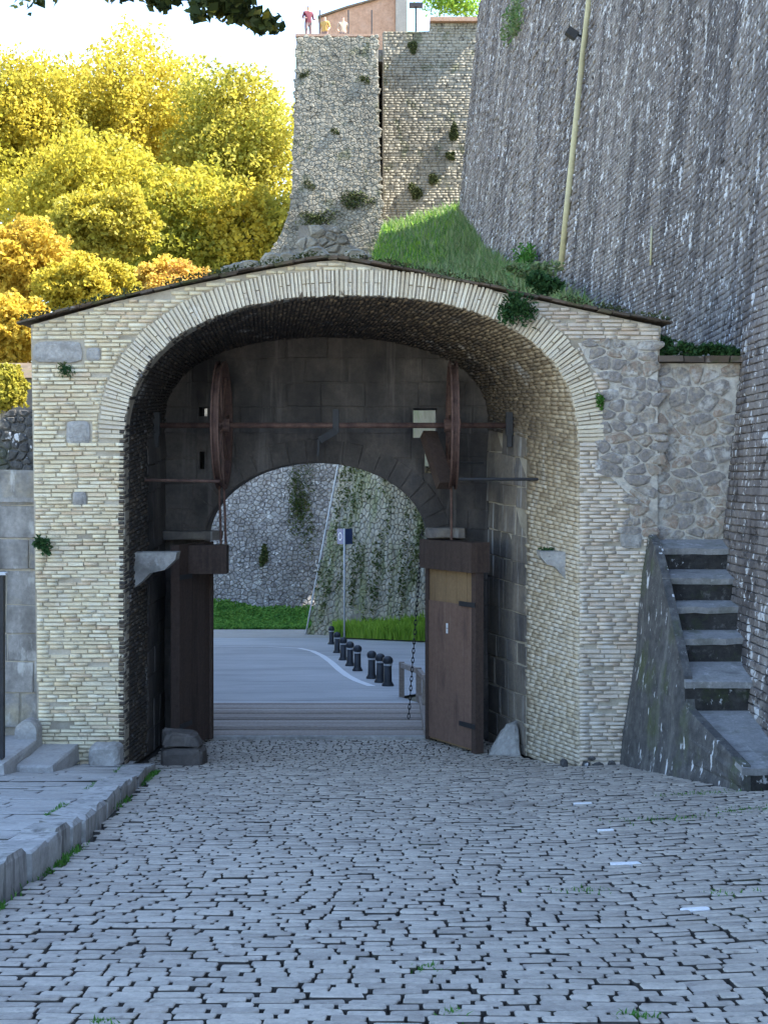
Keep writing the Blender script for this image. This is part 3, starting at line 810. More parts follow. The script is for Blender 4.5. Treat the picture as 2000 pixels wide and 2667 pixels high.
# roof: slab, two courses of edge tiles, rear gable of rubble
roof_ol = [(x, z) for (x, z) in RL] + [(x, z+.03) for (x, z) in reversed(RL)]
mb = MB(); mb.plate(roof_ol, [], mapF, -.03, 4.6); roof = mb.build('roof', M['tile'], gate)
sp = []
for lay in (0,):
    x = RL[0][0] - .03
    while x < RL[-1][0] + .03:
        L = min(random.uniform(.12, .30), RL[-1][0]+.04-x); xc = x + L/2
        sl = (zr(xc+.05)-zr(xc-.05))/.1; u = Vector((1, 0, sl)).normalized(); v = Vector((-u.z, 0, u.x))
        sp.append(spec((xc, YF-.07+random.gauss(0, .02), zr(xc)+.012+random.gauss(0, .009)), u, v, (0,-1,0), L-.012, random.uniform(.025, .045), .2)); x += L
pieces(sp, BRICKS, 'roof_tile', roof, M['tile'], 300)
YG = 22.0
def gx(px): return (px-1000)/F*YG
def gz(py): return EYE-(py-HOR)/F*YG
GAB = [(gx(a), gz(b)) for (a, b) in [(690, 720), (700, 668), (735, 650), (772, 652), (778, 586), (868, 584), (905, 625), (965, 668), (1010, 735)]]
m = MB(); m.plate(GAB, [], lambda u, v, d: (u, YG+d, v), .05, .6); gable = m.build('rear_gable', M['tower_mortar'], gate)
rubble(GAB, .13, lambda u, v, d: (u, YG+.04+d, v), 'gable_stone', gable, M['tower'], .04, .05, 300, 1.3, .012, 1)
for (px, py) in [(588, 712), (640, 706), (615, 700), (705, 690), (745, 676), (820, 668), (925, 672)]:
    m = MB(); c = Vector((fx(px), YF+.4, zr(fx(px))+.13)); w = random.uniform(.12, .2)
    poly = [(c.x + w*math.cos(k*.7)*random.uniform(.8, 1.1), c.z + w*.6*math.sin(k*.7)*random.uniform(.8, 1.1)) for k in range(9)]
    stone_mesh(m, (c.x, c.z), poly, lambda u, v, dd: (u, YF+.4+dd, v), .08, .2); m.build('loose_ridge_stone', M['tower'], gate)

# corbels, guard stone, plinth blocks
m = MB(); cz = EYE-(1437-HOR)/F*18.9; pr = [(0,0),(.62,0),(.60,-.10),(.45,-.24),(.26,-.28),(.14,-.40),(0,-.52)]
m.plate([(FX0-.05+a, cz+b) for (a, b) in pr], [], lambda u, v, d: (u, 18.72+d, v), 0, .38); m.build('corbel', M['greystone'], gate)
m = MB(); cz = EYE-(1436-HOR)/F*18.5; xr = 2.525-.292*.55+.05
m.plate([(xr-a*.55, cz+b*.7) for (a, b) in pr], [], lambda u, v, d: (u, 18.4+d, v), 0, .45); m.build('corbel', M['greystone'], gate)
m = MB(); m.rough([(1.46,19.8,-2.4),(1.96,19.62,-2.4),(1.98,20.2,-2.4),(1.5,20.2,-2.4),(1.72,19.98,-1.98),(1.90,19.86,-1.90),(1.97,20.12,-1.88),(1.76,20.14,-1.96)], amp=.025); m.build('guard_stone', M['greystone'], gate)
m = MB(); m.rough([(-3.0,18.5,-2.4),(-2.42,18.48,-2.4),(-2.38,18.95,-2.4),(-3.05,18.95,-2.4),(-2.98,18.51,-2.03),(-2.45,18.50,-2.0),(-2.42,18.93,-2.0),(-3.04,18.93,-2.02)], amp=.02); m.build('plinth_block', M['shade_stone'], gate)
m = MB(); m.rough([(-2.98,18.56,-2.01),(-2.46,18.54,-2.01),(-2.44,18.9,-2.01),(-3.05,18.9,-2.01),(-2.90,18.60,-1.80),(-2.56,18.58,-1.84),(-2.52,18.88,-1.82),(-3.02,18.88,-1.76)], amp=.025); m.build('plinth_block', M['shade_stone'], gate)

# door leaves ---------------------------------------------------------------
def leaf(A, B, zb, zt, name, right):
    A, B = Vector((*A, 0)), Vector((*B, 0)); e = (B-A).normalized(); Wd = (B-A).length
    n = Vector((e.y, -e.x, 0)); 
    if (n.x > 0) == right: n = -n
    rot = Matrix((e, -n, Vector((0,0,1)))).transposed()
    def bxx(m, s0, s1, z0, z1, d0, d1):
        c = A + e*(s0+s1)/2 + n*(d0+d1)/2 + Vector((0,0,(z0+z1)/2)); m.box(c, s1-s0, abs(d1-d0), z1-z0, rot); return m
    k = 5; pw = Wd/k
    root = bxx(MB(), .02, Wd-.02, zb+.03, zt, -.05, 0).build(name, M['wood_dark'], gate)
    for i in range(k):
        bxx(MB(), i*pw+.006, (i+1)*pw-.006, zb+.02, zt+.001, .002, .04 + random.uniform(-.003, .003)).build('door_plank', M['wood_tan'] if right else M['wood_dark'], root)
    if right:
        bxx(MB(), .07, Wd-.10, zb+.05, -.22, .047, .056).build('door_sheet', M['wood_door'], root)
        bxx(MB(), .58, .62, -.68, -.61, .058, .066).build('notice', M['white'], root); bxx(MB(), .58, .62, -.60, -.53, .058, .066).build('notice', M['white'], root)
    for (s0, s1) in ((0, .08), (Wd-.11, Wd)): bxx(MB(), s0, s1, zb, zt+.002, -.06, .075).build('stile', M['wood_dark'], root)
    for z in (zb+.35, zt-.5): bxx(MB(), Wd-.42, Wd-.005, z, z+.07, .078, .09).build('strap_hinge', M['iron'], root)
    return root, bxx
r, b_ = leaf((.69, 21.1), (1.38, 19.9), -2.34, .26, 'door_leaf', True)
b_(MB(), -.02, 1.40, .265, .70, -.16, .16).build('lintel_beam', M['wood_dark'], gate)
r, b_ = leaf((-2.667, 21.1), (-3.01, 19.9), -2.34, .66, 'door_leaf', False)
m = MB(); m.box((-2.62, 20.45, .43), .62, .34, .42); m.build('lintel_beam', M['wood_dark'], gate)
m = MB(); m.rough_box((-2.9, 21.0, .76), .9, .3, .14); m.build('stone_ledge', M['ashlar'], gate)
m = MB(); m.rough_box((.93, 20.95, .80), .6, .35, .16); m.build('stone_ledge', M['ashlar'], gate)
m = MB(); m.box((.70, 21.16, -.9), .07, .07, 2.9); m.build('door_post', M['wood_dark'], gate)

# ------------------------------------------------------------ drawbridge hoist
YA = 20.25
def hx(px, Y=YA): return (px-1000)/F*Y
def hz(py, Y=YA): return EYE-(py-HOR)/F*Y
hoist = empty('drawbridge_hoist', (-.5, YA, hz(1108)), 'rusty iron hoist with axle and two large wheels under the vault', 'hoist')
za = hz(1108)
m = MB(); m.tube([(-3.40, YA, za), (2.0, YA, za)], .042, 10); m.build('axle', M['rust'], hoist, True)
for xx in (-3.32, 1.83):
    m = MB(); m.box((xx, YA, za+.02), .10, .16, .34); m.box((xx, YA-.04, za-.22), .07, .07, .2); m.build('axle_bracket', M['iron'], hoist)
def ring(mb, x, rad, w, t, n=40):
    V, Fc = [], []
    for i in range(n):
        a = 2*math.pi*i/n; c, s = math.cos(a), math.sin(a)
        for (rr, xx) in ((rad, -w/2), (rad, w/2), (rad-t, w/2), (rad-t, -w/2)): V.append((x+xx, YA+rr*c, za+rr*s))
    for i in range(n):
        j = (i+1) % n
        for k in range(4): Fc.append((i*4+k, i*4+(k+1) % 4, j*4+(k+1) % 4, j*4+k))
    mb.add(V, Fc)
for xw in (-2.37, 1.0):
    m = MB(); ring(m, xw-.045, .94, .025, .07); ring(m, xw+.045, .94, .025, .07); ring(m, xw, .885, .07, .03)
    wh = m.build('sheave_wheel', M['rust'], hoist)
    for k in range(4):
        a = k*math.pi/4 + .2; c, s = math.cos(a), math.sin(a)
        MB().bar((xw, YA-c*.87, za-s*.87), (xw, YA+c*.87, za+s*.87), .035, .05).build('spoke', M['rust'], wh)
    m = MB(); m.tube([(xw-.12, YA, za), (xw+.12, YA, za)], .10, 12); m.build('hub', M['rust'], wh)
m = MB(); m.tube([(-3.36, 19.45, EYE), (-2.30, 19.40, EYE-.02)], .022, 8); m.build('tie_bar', M['rust'], hoist)
m = MB(); m.tube([(1.05, 19.33, EYE+.01), (2.15, 19.3, EYE+.01)], .022, 8); m.build('tie_bar', M['iron'], hoist)
m = MB(); m.tube([(1.05, 19.9, hz(1206, 19.9)), (1.45, 20.2, hz(1206, 20.2))], .02, 8); m.build('tie_bar', M['iron'], hoist)
for (xw, z0) in ((-2.40, .66), (-2.33, .66), (.98, .72)):
    m = MB(); m.tube([(xw, YA-.1, za-.86), (xw+.01, YA+.05, z0)], .018, 6); m.build('hanging_rod', M['rust'], hoist)
m = MB(); m.box((hx(875), YA, za+.06), .09, .12, .34); m.bar((hx(875), YA-.05, za-.08), (hx(832), YA-.10, za-.22), .06, .10); m.bar((hx(831), YA-.1, za-.2), (hx(829), YA-.1, za-.45), .03)
m.build('hook_arm', M['iron'], hoist)
m = MB(); m.bar((hx(1118), YA+.45, hz(1128)), (hx(1158), YA-.1, hz(1265)), .22, .16); m.build('counterweight_beam', M['wood_dark'], hoist)

# ============================================================ RIGHT: stair, rubble wall, scarp
stair = empty('stone_stair', (3.9, 16.2, G(3.9, 16)), 'steep worn stone stair with dark stained cheek wall beside the scarp', 'stair')
TR = [(18.04, 17.6, 1405, 1428, 3.43, 4.46), (17.6, 17.2, 1482, 1505, 3.44, 4.44), (17.2, 16.85, 1563, 1580, 3.45, 4.40), (16.85, 16.5, 1640, 1662, 3.46, 4.36),
      (16.5, 16.0, 1722, 1775, 3.47, 4.30), (16.0, 14.35, 1850, 1998, 3.50, 4.26)]
def zz(py, Y): return EYE-(py-HOR)/F*Y
for i, (yb, yf, pb, pf, x0, x1) in enumerate(TR):
    last = i == 5
    xa, xb = (3.70, 4.62) if last else (x0+.01, x1)
    z1, z0 = zz(pb, yb), zz(pf, yf)
    m = MB(); t = .075; nx = 7; V = []
    for k in range(nx):
        w = k/(nx-1); jx = random.uniform(-.02, .02); jz = random.uniform(-.012, .006)
        V += [(xa+(xb-xa)*w, yf-.035+jx, z0+jz), (x0+(x1-x0)*w, yb+.02, z1), (xa+(xb-xa)*w, yf-.02+jx, z0-t+jz), (x0+(x1-x0)*w, yb+.02, z1-t)]
    Fc = []
    for k in range(nx-1):
        a, b = 4*k, 4*k+4
        Fc += [(a, b, b+1, a+1), (a+2, b+2, b, a), (a+3, a+2, b+2, b+3)]
    Fc += [(0, 1, 3, 2), (4*nx-4, 4*nx-2, 4*nx-1, 4*nx-3)]
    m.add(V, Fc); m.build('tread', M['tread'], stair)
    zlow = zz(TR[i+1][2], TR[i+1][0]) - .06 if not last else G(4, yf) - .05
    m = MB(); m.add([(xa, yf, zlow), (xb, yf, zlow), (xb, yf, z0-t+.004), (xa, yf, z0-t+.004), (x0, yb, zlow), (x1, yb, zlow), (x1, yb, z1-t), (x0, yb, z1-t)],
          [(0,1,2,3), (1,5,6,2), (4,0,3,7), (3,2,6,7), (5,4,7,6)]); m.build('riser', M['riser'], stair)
top = [(3.44, 18.02, .90), (3.44, 17.6, .76), (3.45, 17.2, .42), (3.455, 16.85, .09), (3.465, 16.5, -.24), (3.475, 16.05, -.68), (3.495, 15.98, -1.04), (3.70, 14.34, -1.36)]
bot = [(3.06, 18.02), (3.10, 17.6), (3.16, 17.2), (3.22, 16.85), (3.28, 16.5), (3.36, 16.05), (3.38, 15.98), (3.69, 14.32)]
m = MB(); n = len(top); NV = 7; V = []
for (a, b) in zip(top, bot):
    for k in range(NV):
        w = k/(NV-1); zb_ = G(b[0], b[1]) - .08
        bul = .02*math.sin(w*9+a[1]*3)
        V.append((b[0]+(a[0]-b[0])*w + bul*(0 < w < 1), a[1]+(b[1]-a[1])*(1-w), zb_+(a[2]-zb_)*w))
off = len(V)
for (a, b) in zip(top, bot): V.append((a[0]+.10, a[1], a[2])); V.append((a[0]+.10, a[1], G(3.5, a[1])-.1))
Fc = [(i*NV+k, i*NV+k+1, (i+1)*NV+k+1, (i+1)*NV+k) for i in range(n-1) for k in range(NV-1)]
Fc += [(i*NV+NV-1, off+2*i, off+2*i+2, (i+1)*NV+NV-1) for i in range(n-1)]
Fc.append(tuple([(n-1)*NV+k for k in range(NV)] + [off+2*(n-1), off+2*(n-1)+1]))
m.add(V, Fc); m.build('cheek_wall', M['darkstone'], stair)
m = MB()
for k in range(9):
    yy = 17.3 - k*.42; xx = 4.47 + .0*k + (.12 if k > 4 else 0); zt = lerp_tab([(13.5, -.98), (14.5, -.72), (16, -.25), (17.5, .1)], yy)
    c = (xx+.15+random.uniform(-.03, .03), yy, (zt-2.0)/2-.1)
    poly = [(.26*math.cos(2*math.pi*j/8)*random.uniform(.8, 1.1), .27*math.sin(2*math.pi*j/8)*random.uniform(.8, 1.1)) for j in range(8)]
    stone_mesh(m, (0, 0), poly, lambda u, v, d, c=c, zt=zt: (c[0]+u, c[1]+v, zt-.1-d), .12, 1.6)
m.build('mossy_curb', M['darkstone'], stair)

swall = empty('rubble_wall', (4.1, 18.2, -2), 'rubble stone wall with white mortar above the stone stair', 'wall')
SW = [(fx(1694), -2.2), (4.66, -2.2), (4.66, fz(945)), (fx(1716), fz(945)), (fx(1716), 3.0), (fx(1694), .85)]
m = MB(); m.plate(SW, [], lambda u, v, d: (u, YF+.05+d, v), .03, .5); m.build('mortar_bed', M['lime'], swall)
SWv = [(fx(1698), .75), (4.62, .75), (4.62, fz(950)), (fx(1722), fz(950)), (fx(1716), 2.6)]
rubble(SWv, .15, lambda u, v, d: (u, YF+.075+d, v), 'rubble_stone', swall, M['rubble'], .016, .03, 300, 1.6, .010, 1, jit=.36)
sp = []; x = fx(1712)
while x < 4.66:
    L = random.uniform(.22, .36); sp.append(spec((x+L/2, YF-.04, fz(936)+random.gauss(0, .008)), (1,0,0), (0,0,1), (0,-1,0), L-.01, .085, .5)); x += L
pieces(sp, BLOCKS, 'coping_stone', swall, M['tile'], 100)

# scarp: tall battered rampart wall curving along the right side
SC = [(2.5, 5.05), (5, 4.95), (12, 4.62), (15, 4.50), (17.5, 4.46), (19.5, 4.60), (24, 4.80), (30, 4.45), (36, 4.03), (48, 3.06), (60, 2.07)]
STOP = [(2.5, 18), (20, 18), (30, 17.6), (36, 17.6), (48, 19.5), (60, 22.3)]
BAT = .10
def sc_x(y): return lerp_tab(SC, y)
def sc(y, z, d=0.0):
    return (sc_x(y) + BAT*(z-EYE) + d, y, z)
scarp = empty('rampart_wall', (5, 22, -2.5), 'huge battered grey brick rampart wall with white lichen specks', 'wall')
m = MB(); V = []; ysl = [2.5, 5, 9, 12, 15, 17.5, 19.5, 24, 30, 36, 42, 48, 54, 60]; zs_ = np.linspace(0, 1, 6)
for yy in ysl:
    for w in zs_:
        z = -6 + (lerp_tab(STOP, yy)+6)*w; V.append(sc(yy, z, .035))
k = 6; Fc = [(i*k+j, (i+1)*k+j, (i+1)*k+j+1, i*k+j+1) for i in range(len(ysl)-1) for j in range(k-1)]
m.add(V, Fc, .3)
b0 = len(m.v)                                                     # top edge and end face
V = []
for yy in ysl:
    zt = lerp_tab(STOP, yy); a = sc(yy, zt, .035); V += [a, (a[0]+8, yy, zt+.4)]
m.add(V, [(2*i, 2*i+2, 2*i+3, 2*i+1) for i in range(len(ysl)-1)], .3)
a = sc(60, 22.3, .035); c = sc(60, -6, .035); m.add([a, c, (c[0]+12, 60, -6), (a[0]+8, 60, 22.3)], [(0,1,2,3)], .3)
a = sc(2.5, 18, .035); c = sc(2.5, -1, .035); m.add([a, c, (c[0]+12, 2.5, -1), (a[0]+90, 2.5, 18)], [(0,1,2,3)], .3)
m.build('wall_core', M['scarp_mortar'], scarp)
sp = []; z = -2.4
BR1 = [unit_brick(.03, .06, .02, .2) for _ in range(8)]
while z < 22.3:
    near = True
    y = 10.6 + random.uniform(0, .2)
    rh = .095*random.uniform(.9, 1.1)
    while y < 34:
        L = random.uniform(.14, .34); yc = y+L/2; y += L
        if z > lerp_tab(STOP, yc) - .05: continue
        px, py = 1000+sc_x(yc)/yc*F, HOR-(z-EYE)/yc*F
        if py < -250 or px > 2750: continue
        t = Vector(sc(yc+.1, z)) - Vector(sc(yc-.1, z)); t.normalize(); v = Vector((BAT, 0, 1)).normalized(); n = -(t.cross(v)).normalized()
        if n.x > 0: n = -n
        c = Vector(sc(yc, z+rh/2)) + n*random.gauss(.005, .005)
        pv = 1000 + c.x/yc*F
        sp.append(spec(c, t, v, n, L-.012, rh-.010, .07, key=(50-yc) if (pv < 2000 and 0 < py < 1900) else -yc))
    z += rh
z = -2.4
while z < 22.3:
    rh = .15*random.uniform(.9, 1.1); y = 34.0 + random.uniform(0, .3)
    while y < 59.9:
        L = random.uniform(.25, .55); yc = y+L/2; y += L
        if z > lerp_tab(STOP, yc) - .05 or z < 4.5: continue
        py = HOR-(z-EYE)/yc*F
        if py < -250: continue
        t = Vector(sc(yc+.1, z)) - Vector(sc(yc-.1, z)); t.normalize(); v = Vector((BAT, 0, 1)).normalized(); n = -(t.cross(v)).normalized()
        if n.x > 0: n = -n
        sp.append(spec(Vector(sc(yc, z+rh/2)) + n*random.gauss(.005, .012), t, v, n, L-.02, rh-.02, .09, key=-yc))
    z += rh
pieces(sp, BR1, 'brick', scarp, M['scarp'], 300, 'bricks')
rtop = MB(); V = []
for yy in ysl:
    zt = lerp_tab(STOP, yy); a = sc(yy, zt)[0]; V += [(a+.25, yy, zt+.02), (a+8, yy, zt+.6), (a+90, yy, zt+.6)]
rtop.add(V, [(3*i+j, 3*i+3+j, 3*i+4+j, 3*i+1+j) for i in range(len(ysl)-1) for j in range(2)], .5)
rtop.build('rampart_terrace', M['earth'], label='grassy terrace on top of the rampart', kind='structure')
# pipe, floodlight, thin pole
pipe_pts = [Vector(P(1545, -60, 36.2)), Vector(P(1463, 700, 35.6))]
def on_scarp(px, py, d=-.06):
    y0, y1 = 16.0, 60.0                                            # depth at which the ray meets the scarp
    f = lambda y: (px-1000)/F*y - sc(y, EYE-(py-HOR)/F*y)[0]
    for _ in range(50):
        ym = (y0+y1)/2
        if f(ym) > 0: y1 = ym
        else: y0 = ym
    p = P(px, py, y0); p.x += d; return p
pp_ = [on_scarp(1548, -120), on_scarp(1540, 0), on_scarp(1522, 160), on_scarp(1505, 330), on_scarp(1487, 500), on_scarp(1466, 705)]
m = MB(); m.tube(pp_, .085, 8); drain = m.build('drain_pipe', M['pipe_yellow'], None, True, label='long pale yellow drain pipe running down the rampart wall', cat='pipe')
drain_base = pp_[-1]
fl = on_scarp(1518, 92, -.12)
light = empty('floodlight', fl, 'small black floodlight fixed beside the yellow drain pipe', 'floodlight')
m = MB(); q = Matrix.Rotation(R(35), 3, 'Y'); m.box(fl+Vector((-.18, -.05, .03)), .30, .24, .20, q); m.build('housing', M['iron'], light)
m = MB(); m.bar(fl+Vector((-.02, 0, .02)), fl+Vector((.14, 0, -.06)), .05); m.box(fl+Vector((.10, 0, -.02)), .05, .12, .34); m.build('bracket', M['iron'], light)
a, b = on_scarp(1702, 590, -.04), on_scarp(1699, 690, -.04)
m = MB(); m.tube([a, b], .02, 6); m.build('conduit', M['pipe_yellow'], None, True, label='thin pale conduit on the rampart above the gate eave', cat='conduit')

# ============================================================ LEFT: low wall, dark wall, steps, post
lwall = empty('low_stone_wall', (-6, 18.9, -2), 'low wall of large stained stone blocks left of the gate', 'wall')
m = MB(); m.box((-6.6, 19.0, -.4), 4.3, .6, 3.4); m.build('wall_core', M['mortar'], lwall)
sp = []
for (xc, zc, w, h) in coursed(lambda x, z: True, -6.6, -4.46, -1.75, 1.28, .42, (.4, .7), .02, .2, .05):
    sp.append(spec((xc, 18.68+random.gauss(0, .008), zc), (1,0,0), (0,0,1), (0,-1,0), w, h, .08))
pieces(sp, BLOCKS, 'stone_block', lwall, M['stain_stone'], 300)
m = MB(); m.box((-6.6, 19.0, 1.33), 4.4, .72, .06); m.build('coping', M['stain_stone'], lwall)
terrace = MB(); terrace.plate([(-32, 19.3), (-4.47, 19.3), (-4.7, 27), (-9.5, 48), (-32, 48)], [], lambda u, v, d: (u, v, 1.25-d), 0, 6.3)
terrace = terrace.build('left_terrace', M['earth'], label='raised grassy terrace behind the low wall', kind='structure')
dw = empty('dark_rubble_wall', (-6, 24, 1.2), 'dark mossy rubble wall with curved top behind the low wall', 'wall')
YD = 24.0
DW = [((a-1000)/F*YD, EYE-(b-HOR)/F*YD) for (a, b) in [(-160, 1340), (-160, 1150), (0, 1095), (30, 1075), (60, 1066), (140, 1060), (140, 1340)]]
m = MB(); m.plate(DW, [], lambda u, v, d: (u, YD+d, v), .03, .6); m.build('wall_core', M['darkstone'], dw)
rubble(DW, .15, lambda u, v, d: (u, YD+.02+d, v), 'rubble_stone', dw, M['darkstone'], .03, .04, 300, 1.25, .014, 1)
M['darkplaster'] = mat('darkplaster', [(.10,.098,.09),(.15,.14,.13)], 2, .95, .4, 30, .2)
hb = empty('grey_outbuilding', (-8.4, 34, 1), 'small grey plastered building behind the left trees', 'building')
YH = 34.0
m = MB(); c = P(60, 1010, YH); m.box((c.x-.6, YH+1.5, (1.2+EYE+(HOR-985)/F*YH)/2), 2.6, 3, (EYE+(HOR-985)/F*YH)-1.2); m.build('wall', M['darkplaster'], hb)
m = MB(); zt = EYE+(HOR-985)/F*YH; m.add([(c.x-2.0, YH-.2, zt), (c.x+.85, YH-.2, zt), (c.x+.85, YH+3.2, zt), (c.x-2.0, YH+3.2, zt), (c.x-2.0, YH+1.5, zt+.5), (c.x+.85, YH+1.5, zt+.5)],
    [(0,1,5,4), (2,3,4,5), (1,2,5), (3,0,4), (3,2,1,0)]); m.build('roof', M['tile'], hb)

steps = empty('left_steps', (-4.4, 17.3, pave_z(17.3)), 'three shallow stone steps rising left beside the gate pier', 'steps')
for i, (x0, x1, yf, ez) in enumerate([(-4.45, -3.97, 16.7, 3.43), (-4.95, -4.44, 16.25, 3.32), (-6.2, -4.94, 16.1, 3.17)]):
    m = MB(); z1 = EYE-ez; zb = pave_z(17)-.1
    j = lambda: random.uniform(-.012, .012)
    m.rough([(x0, yf, zb), (x1, yf, zb), (x1+.02, 18.02, zb), (x0, 18.02, zb), (x0, yf, z1-.015), (x1-.03, yf, z1-.02), (x1, 18.0, z1), (x0, 18.0, z1)], n=8, amp=.014); m.build('step', M['slab'], steps)
m = MB(); p = P(78, 1912, 17.9); n = 10
m.plate([(p.x-.14, p.z-.25)] + [(p.x-.14*math.cos(math.pi*k/n), p.z+.06+.14*math.sin(math.pi*k/n)) for k in range(n+1)] + [(p.x+.14, p.z-.25)], [], lambda u, v, d: (u, 17.7+d, v), 0, .3)
m.build('rounded_stone', M['greystone'], steps)
post = empty('handrail_post', (-4.56, 16.55, EYE-3.32), 'dark iron handrail post at the left picture edge', 'post')
m = MB(); zt = EYE-(1497-HOR)/F*16.5; m.box((-4.57, 16.5, (zt+EYE-3.32)/2), .085, .085, zt-EYE+3.32); m.build('shaft', M['iron'], post)
m = MB(); m.box((-4.56, 16.5, zt+.015), .13, .13, .03); m.build('cap', M['pale_metal'], post)
m = MB(); m.bar((-4.6, 16.5, zt-.1), (-6.2, 16.5, zt+.35), .05); m.build('rail', M['iron'], post)

# ============================================================ BEYOND THE GATE
bridge = empty('timber_bridge', (-1, 23.2, -2.4), 'weathered timber plank bridge beyond the gate arch', 'bridge')
y = 21.32
while y < 24.6:
    w = random.uniform(.19, .25); z = -2.37+random.gauss(0, .006)
    m = MB(); m.box((-1.33, y+w/2, z-.035), 4.0, w-.032, .07); m.build('plank', M['plank'], bridge); y += w
for xx in (-2.6, -1.1, .5):
    m = MB(); m.box((xx, 23.0, -2.53), .2, 3.8, .22); m.build('beam', M['wood_dark'], bridge)
m = MB(); m.box((.69, 23.0, -2.33), .14, 3.5, .16); m.build('edge_timber', M['plank'], bridge)
m = MB(); m.box((-1.06, 21.22, -2.36), 3.5, .14, .06); m.build('threshold', M['greystone'], bridge)
railing = empty('bridge_railing', (.5, 24.3, -2.4), 'short weathered timber railing at the right end of the bridge', 'railing')
rp = [Vector((.72, 22.6, -2.4)), Vector((.70, 23.7, -2.4)), Vector((.62, 24.75, -2.42)), Vector((.33, 25.9, -2.47))]
for p in rp:
    m = MB(); m.box(p+Vector((0, 0, .30)), .10, .10, .72); m.build('post', M['plank'], railing)
for a, b in zip(rp, rp[1:]):
    m = MB(); m.bar(a+Vector((0, 0, .60)), b+Vector((0, 0, .60)), .07, .09); m.build('rail', M['plank'], railing)
chain = MB()
a, b = Vector((.61, 22.1, .80)), Vector((.40, 22.5, -2.28)); nl = 40
for i in range(nl):
    p = a.lerp(b, (i+.5)/nl); d = (b-a).normalized(); h = (b-a).length/nl*.68; ax = Vector((1, 0, 0)) if i % 2 else Vector((0, 1, 0))
    ax = (ax - d*ax.dot(d)).normalized(); pts = [p + d*h*math.cos(t)+ax*.020*math.sin(t) for t in np.linspace(0, 2*math.pi, 9)]
    chain.tube(pts, .008, 4, cap=False)
chain.build('lifting_chain', M['iron'], None, label='black iron lifting chain hanging at the right of the arch', cat='chain')

road = MB(); ys = [24.6, 26, 30, 36, 44, 51]
xs = [-30, -12, -6, -3, 0, 2.5]
V = [(x if y > 27 else min(x, .62 if y < 25 else .3 if y < 27 else 9), y, G(0, y)+.0) for y in ys for x in xs]
road.add(V, [(j*6+i, j*6+i+1, (j+1)*6+i+1, (j+1)*6+i) for j in range(5) for i in range(5)], .5)
road.build('road', M['asphalt'], label='blue grey asphalt road curving beyond the bridge', kind='structure')
gv = MB(); gv.add([(-40, 51, G(0, 51)+.004), (-1.9, 51, G(0, 51)+.004), (-1.6, 58.9, G(0, 58.9)+.004), (-40, 58.9, G(0, 58.9)+.004)], [(0,1,2,3)], .5)
gv.build('gravel_verge', M['gravel'], label='pale gravel verge across the road', kind='structure')
lp = [road_pt(px, py) for (px, py) in [(150, 1684), (545, 1684), (700, 1684), (780, 1688), (815, 1696), (840, 1708), (862, 1724), (885, 1745), (905, 1760), (930, 1773), (968, 1787)]]
m = MB(); V = []
for i, p in enumerate(lp):
    d = (lp[min(i+1, len(lp)-1)]-lp[max(i-1, 0)]).normalized(); s = Vector((-d.y, d.x, 0))*.09
    for q in (p+s, p-s): V.append((q.x, q.y, G(0, q.y)+.006))
m.add(V, [(2*i, 2*i+1, 2*i+3, 2*i+2) for i in range(len(lp)-1)], .5)
m.build('painted_line', M['white'], label='white painted edge line curving along the road', kind='structure')
p0, p1 = road_pt(500, 1829), road_pt(1010, 1829)
m = MB(); m.add([(-3.2, 24.63, -2.366), (.6, 24.63, -2.366), (.6, 24.75, -2.372), (-3.2, 24.75, -2.372)], [(0,1,2,3)], .5); m.build('painted_line', M['white'], label='pale strip where the road meets the plank bridge', kind='structure')

# bollards
bh = .62
proto = None
wheres = ['farthest bollard of the row, nearest the sign pole', 'second farthest bollard in the row by the sign pole', 'third farthest bollard in the row beyond the bridge', 'fourth farthest bollard in the row beyond the bridge',
          'fifth farthest bollard, last of the tight group', 'bollard standing apart just nearer than the tight group', 'second nearest bollard to the bridge railing', 'nearest bollard, at the end of the bridge railing']
for i, (px, py) in enumerate([(863, 1678), (878, 1700), (894, 1719), (911.5, 1734), (931, 1747), (968, 1767), (990, 1777), (1010, 1786)]):
    p = road_pt(px, py)
    if proto is None:
        proto = empty('bollard', p)
        m = MB(); m.lathe(p, [(.125, 0), (.125, .03), (.10, .07), (.085, .10), (.08, bh*.68)], 14); m.build('shaft', M['bollard'], proto, True)
        m = MB(); m.lathe(p, [(.086, bh*.68), (.089, bh*.69), (.089, bh*.735), (.086, bh*.745)], 14); m.build('band', M['pale_metal'], proto, True)
        m = MB(); m.lathe(p, [(.088, bh*.745), (.105, bh*.79), (.108, bh*.85), (.095, bh*.93), (.055, bh*.985), (.02, bh)], 14); m.build('head', M['bollard'], proto, True)
        o = proto; kids = [(c, c.matrix_basis.translation - p) for c in proto.children]
    else:
        o = proto.copy(); COL.objects.link(o); o.matrix_basis = Matrix.Translation(p)
        for (c, dlt) in kids:
            cc = c.copy(); COL.objects.link(cc); cc.parent = o; cc.matrix_parent_inverse = Matrix.Translation(-p); cc.matrix_basis = Matrix.Translation(p+dlt)
    tag(o, 'black iron bollard with white band, ' + wheres[i].replace('bollard', 'one').replace('one standing', 'standing'), 'bollard', 'bollards along the road edge')

